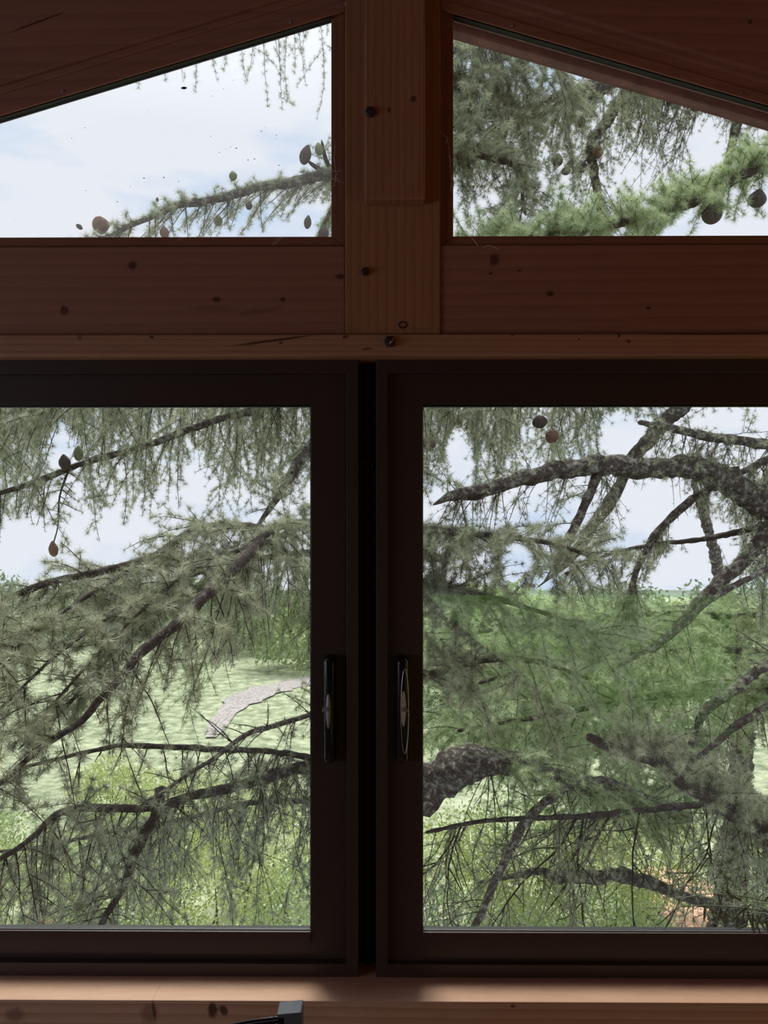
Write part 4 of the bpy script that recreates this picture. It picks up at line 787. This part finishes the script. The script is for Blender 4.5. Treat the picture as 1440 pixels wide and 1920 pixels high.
# ------------------------------------------------------------------ shrubs and trees beyond
M_lfY = leaf_mat('leaf_yellow_green', (0.32, 0.40, 0.12), (0.56, 0.62, 0.25), 0.45, 1.2)
M_lfG = leaf_mat('leaf_mid_green', (0.20, 0.30, 0.11), (0.40, 0.48, 0.20), 0.4, 1.2)
M_lfD = leaf_mat('leaf_blue_green', (0.15, 0.22, 0.13), (0.27, 0.34, 0.20), 0.3, 0.6)
M_lfO = leaf_mat('leaf_orange', (0.62, 0.24, 0.10), (0.72, 0.42, 0.16), 0.4, 3.0)
def leafy(name, label, px, y, w, ztop, mat, nleaf, lsize, seed, group, cat, stems=6, zb=None):
    nleaf = int(nleaf * 2.3); r = np.random.default_rng(seed); p = P(px, 960, y); gx = float(p[0]); g = gz(gx, y)
    root = empty(name, (gx, y, g), label, cat, group)
    H = ztop - g; c = np.array((gx, y, g + H * 0.55)); R = np.array((w, w * 0.8, H * 0.5))
    d = r.normal(0, 1, (nleaf, 3)); d /= np.linalg.norm(d, axis=1, keepdims=True); rr = r.uniform(0.35, 1.0, (nleaf, 1)) ** 0.6
    lump = 1 + 0.22 * np.sin(d[:, :1] * 5 + seed) * np.cos(d[:, 2:] * 6 + seed * 2) + 0.10 * np.sin(d[:, 1:2] * 13)
    pos = c + d * rr * lump * R
    u = r.normal(0, 1, (nleaf, 3)); u /= np.linalg.norm(u, axis=1, keepdims=True); v = np.cross(u, r.normal(0, 1, (nleaf, 3))); v /= np.linalg.norm(v, axis=1, keepdims=True); n_ = np.cross(u, v)
    s = lsize * 0.62 * r.uniform(0.6, 1.2, (nleaf, 1))
    V = np.stack((pos - u * s, pos + v * s * 0.45 + n_ * s * 0.15, pos + u * s, pos - v * s * 0.45 + n_ * s * 0.15), 1).reshape(-1, 3)
    mesh_np('foliage', V, np.arange(nleaf * 4).reshape(-1, 4), mat, root)
    for k in range(stems):
        q = r.uniform(0, 2 * PI); e = c + np.array((math.cos(q) * w * 0.6, math.sin(q) * w * 0.5, H * r.uniform(0.0, 0.3))); b0 = np.array((gx + math.cos(q) * 0.08, y + math.sin(q) * 0.08, g - 0.05))
        m_ = (b0 + e) / 2 + r.normal(0, 0.12, 3); pts = catmull(np.array((b0, m_, e)), 0.15)
        tubes('stem', [(pts, np.linspace(0.012 + 0.008 * H, 0.004, len(pts)))], 6, M_twigg, root)
    return root
zt = lambda py, y: Z(py, y)
near = [  # px, y, width, top px, mat, n, leaf size
    (60, 9.0, 1.1, 1590, M_lfY, 2600, .055, 'yellow-green bush low at the left edge of the left sliding window'),
    (-60, 10.5, 1.3, 1500, M_lfG, 2400, .06, 'mid green bush at the far left edge behind the yellow-green one'),
    (230, 10.0, 1.3, 1535, M_lfG, 2800, .055, 'mid green bush behind the forked bough low in the left window'),
    (215, 15.0, 1.0, 1425, M_lfY, 1800, .07, 'small bright bush under the long bough of the left window'),
    (400, 9.5, 1.2, 1560, M_lfY, 2800, .055, 'bright yellow-green bush at the foot of the left window'),
    (500, 11.5, 1.2, 1470, M_lfY, 2400, .06, 'pale lime bush under the stout bough by the left window stile'),
    (590, 8.5, 1.0, 1600, M_lfG, 2600, .05, 'mid green bush low beside the left window stile'),
    (360, 14.0, 1.2, 1450, M_lfY, 1800, .065, 'round lime bush behind the stout bough of the left window'),
    (840, 9.0, 1.2, 1530, M_lfY, 2800, .055, 'lime bush under the stout limb at the left of the right window'),
    (960, 10.5, 1.3, 1500, M_lfG, 2800, .06, 'mid green bush under the sloping stem of the right window'),
    (1090, 9.5, 1.2, 1540, M_lfY, 2800, .055, 'yellow-green bush behind the level low bough'),
    (1210, 11.0, 1.2, 1510, M_lfY, 2600, .06, 'lime bush left of the leaning trunk'),
    (1470, 10.5, 1.2, 1540, M_lfG, 2600, .06, 'pale green bush right of the leaning trunk'),
    (1000, 7.6, 0.8, 1690, M_lfG, 2400, .045, 'low mid green bush at the foot of the right window'),
    (1180, 7.8, 0.8, 1690, M_lfG, 2200, .045, 'low bush at the foot of the right window, left of the litter'),
    (830, 7.4, 0.7, 1680, M_lfD, 2200, .045, 'low blue-green bush in the corner by the right window stile'),
]
for i, (px, y, w, tp, mat, nl, ls, lab) in enumerate(near):
    leafy('garden_shrub', lab, px, y, w, zt(tp, y), mat, nl, ls, 40 + i, 'shrubs below the window', 'shrub')
leafy('flowering_shrub', 'small orange-red bush at the very bottom left', 75, 7.6, 0.22, zt(1705, 7.6), M_lfO, 500, .04, 90, None, 'shrub', 3)
far = [(-60, 44, 5.0, 1085, M_lfD, 1800, .32, 'dark round tree at the left end of the far tree line'), (110, 52, 6.0, 1098, M_lfD, 1800, .35, 'dusky broad tree second from the left in the far tree line'), (300, 60, 7.0, 1095, M_lfG, 1800, .4, 'paler tree in the middle of the far tree line'),
       (470, 48, 4.5, 1110, M_lfD, 1800, .3, 'dark tree far off above the gravel path'), (585, 40, 4.0, 1120, M_lfG, 1800, .28, 'mid green tree far off beside the left window stile'), (840, 46, 5.0, 1105, M_lfD, 1600, .3, 'far tree at the left edge of the right sliding window'), (1040, 50, 5.5, 1120, M_lfG, 1600, .32, 'far tree behind the fork of the thin limbs'), (930, 38, 3.5, 1092, M_lfG, 1800, .28, 'mid green far tree behind the level spray left in the right window'), (1150, 40, 3.5, 1098, M_lfD, 1800, .28, 'dusky far tree under the falling lichened limb'), (1280, 42, 4.0, 1128, M_lfG, 1800, .28, 'small far tree under the open patch of sky'), (1440, 36, 4.5, 1085, M_lfD, 1800, .28, 'far dark tree at the right edge of the frame')]
for i, (px, y, w, tp, mat, nl, ls, lab) in enumerate(far):
    leafy('meadow_tree', lab, px, y, w, zt(tp, y), mat, nl, ls, 70 + i, 'trees along the far side of the meadow', 'tree', 3)
# reddish dry litter under the farther cedar
lc = ground_hit(1340, 1745); V = []; Fc = []
for j in range(9):
    for i in range(24):
        q = 2 * PI * i / 24; rr = 1.25 * j / 8 * (1 + 0.12 * math.sin(3 * q)); xx, yy = lc[0] + rr * math.cos(q) * 0.55, lc[1] + 0.5 + rr * math.sin(q) * 1.7
        V.append((xx, yy, gz(xx, yy) + 0.04 * (1 - j / 8) + 0.012))
for j in range(8):
    for i in range(24): Fc.append((j * 24 + i, j * 24 + (i + 1) % 24, (j + 1) * 24 + (i + 1) % 24, (j + 1) * 24 + i))
tag(mesh_np('needle_litter', V, Fc, M_litter, None, True), 'reddish dry needle litter on the ground round the leaning trunk', 'litter', None, 'stuff')

# ------------------------------------------------------------------ small things indoors
# narrow-leaved pot plant reaching in at the lower right
M_plant = leaf_mat('plant_leaf', (0.12, 0.18, 0.10), (0.24, 0.32, 0.19), 0.25, 30, 0.12)
M_clay = simple('clay_pot', (0.42, 0.20, 0.12), 0.8, 0, 0.3, 0.1)
yp = -0.006; pc = P(1545, 1700, yp)
plant = empty('potted_plant', (pc[0], yp, ZS), 'narrow-leaved plant reaching in over the sill at the lower right corner', 'plant')
bm = bmesh.new(); prof = [(0.0, 0.0), (0.021, 0.0), (0.024, 0.02), (0.027, 0.045), (0.0285, 0.046), (0.0285, 0.054), (0.025, 0.054), (0.024, 0.046), (0.0, 0.044)]; rows = []
for (rr, zz) in prof: rows.append([bm.verts.new((pc[0] + max(rr, 0.0005) * math.cos(2 * PI * i / 24), yp + max(rr, 0.0005) * math.sin(2 * PI * i / 24), ZS + zz)) for i in range(24)])
for a_, b_ in zip(rows, rows[1:]):
    for i in range(24): bm.faces.new((a_[i], a_[(i + 1) % 24], b_[(i + 1) % 24], b_[i]))
from_bm('pot', bm, M_clay, plant, smooth=True)
top = np.array((pc[0], yp, ZS + 0.048)); r = np.random.default_rng(12)
def lf(p0, d, L, wid, bend):
    """a narrow keeled leaf blade with thickness"""
    d = nrm(d); sd_ = nrm(np.cross(d, (0.2, 1, 0.1))); n = 7; V = []
    for i in range(n):
        f = i / (n - 1); c = p0 + d * L * f + np.array((0, 0, -bend)) * f * f * L; w = wid * math.sin(PI * min(0.98, 0.12 + f * 0.86)) ** 0.7
        nn = nrm(np.cross(sd_, d)); V += [c - sd_ * w, c + nn * w * 0.35, c + sd_ * w, c - nn * w * 0.12]
    Fc = [(i * 4 + k, i * 4 + (k + 1) % 4, i * 4 + 4 + (k + 1) % 4, i * 4 + 4 + k) for i in range(n - 1) for k in range(4)]
    return V, Fc
stems = [[(1545, 1700), (1490, 1705), (1440, 1708), (1390, 1702), (1330, 1698), (1272, 1700)], [(1545, 1700), (1480, 1695), (1440, 1690), (1390, 1680), (1340, 1676), (1300, 1680), (1276, 1690), (1245, 1742)], [(1545, 1700), (1480, 1715), (1430, 1712), (1400, 1715)], [(1545, 1700), (1500, 1690), (1450, 1695), (1405, 1690)], [(1545, 1700), (1500, 1720), (1460, 1722), (1436, 1726)]]
for k, sp_ in enumerate(stems):
    pts = [top] + [P(a, b, yp + 0.004 * k - 0.012) for a, b in sp_[1:]]; cpt = catmull(np.array(pts), 0.006)
    st = tubes('stem', [(cpt, np.linspace(0.0013, 0.0005 if k == 1 else 0.0008, len(cpt)))], 6, M_plant, plant)
leaves = [(1322, 1699, -2, 28), (1352, 1700, -8, 26), (1365, 1701, -12, 22), (1378, 1703, 3, 38), (1372, 1705, 12, 34), (1400, 1700, -30, 26), (1395, 1706, -4, 26), (1402, 1710, 8, 26), (1412, 1712, -2, 30), (1418, 1716, 18, 28), (1428, 1715, -14, 30), (1410, 1722, 4, 30), (1436, 1722, 4, 26), (1440, 1712, 16, 30), (1390, 1690, -26, -18), (1408, 1694, -14, 14), (1425, 1700, 20, 12), (1432, 1690, 14, -16), (1416, 1728, 10, 22), (1404, 1733, -22, 8), (1430, 1732, 20, -10), (1450, 1705, -18, 22)]
for (a, b, dx, dyp) in leaves:
    p0 = P(a, b, yp - 0.01 + r.uniform(-0.006, 0.006)); p1 = P(a + dx, b + dyp, yp - 0.012 + r.uniform(-0.008, 0.004)); L = float(np.linalg.norm(p1 - p0))
    V, Fc = lf(p0, p1 - p0, L, 0.0019, 0.08); mesh_np('leaf', V, Fc, M_plant, plant, True)

# ribbed dark band with a grey end cap, just in front of the sill
yb = -0.27; d0 = P(543, 1912, yb); strap = empty('ribbed_item', (d0[0] - 0.05, yb, 0.0), 'dark ribbed band with a grey end cap rising in front of the sill', 'unidentified')  # what the band belongs to is unknown; legs out of view are made up
sb = (yb - CAM[1]) / F
bm = bmesh.new(); pts = [(519, 1903), (562, 1899), (565, 1900), (566, 1990), (534, 1992), (534, 1907), (519, 1910)]; pprism(bm, pts, yb - 0.012, yb + 0.012); from_bm('end_cap', bm, M_dkplastic, strap, bevel=0.0012)['label'] = 'dark grey plastic end cap'
ribs = []
for k in range(7):
    pts = [P(a, b + 7 * k, yb - 0.004 + 0.0005 * k) for a, b in ((534, 1907), (500, 1911), (470, 1915), (440, 1921), (400, 1930), (350, 1946), (300, 1970))]; ribs.append((catmull(np.array(pts), 0.01), 0.0022))
tubes('ribbed_band', ribs, 8, M_black, strap)
bm = bmesh.new(); x_ = d0[0]; box(bm, x_ - 0.004, x_ + 0.012, yb - 0.008, yb + 0.008, 0.0, Z(1985, yb)); from_bm('leg', bm, M_black, strap, bevel=0.001)
xl_ = float(P(300, 1970, yb)[0]); bm = bmesh.new(); box(bm, xl_ - 0.008, xl_ + 0.008, yb - 0.008, yb + 0.008, 0.0, Z(1960, yb)); from_bm('leg', bm, M_black, strap, bevel=0.001)

# cobwebs
def web(label, strands, y):
    items = []
    for s in strands: items.append((catmull(np.array([P(a, b, y - 0.002 * i) for i, (a, b) in enumerate(s)]), 0.004), 0.00022))
    o = tubes('cobweb', items, 4, M_web); tag(o, label, 'cobweb', 'cobwebs on the window wood')
web('cobweb strands on the left trim of the right gable window', [[(813, 220), (826, 245), (838, 262), (843, 290), (846, 330), (845, 360)], [(836, 255), (840, 262), (834, 268)], [(838, 290), (846, 300), (842, 312)], [(845, 330), (850, 338), (846, 350)]], 0.004)
web('cobweb tuft at the right edge of the left gable window', [[(624, 320), (633, 322), (640, 318)], [(622, 334), (635, 340), (646, 343)], [(628, 270), (627, 300), (630, 330), (626, 350)], [(632, 326), (628, 332), (636, 336)]], 0.0)
web('two pale cobweb threads below the left gable window', [[(511, 459), (518, 450), (525, 444)], [(516, 458), (524, 449), (531, 444)], [(334, 451), (341, 446), (347, 445)]], 0.004)
web('curved cobweb thread below the corner of the right gable window', [[(884, 446), (892, 455), (897, 461)], [(903, 466), (912, 461), (922, 461), (934, 467)]], -0.004)
web('fine cobweb arc across the dark mullion', [[(674, 873), (681, 868), (687, 866), (694, 869), (699, 874)]], 0.05)
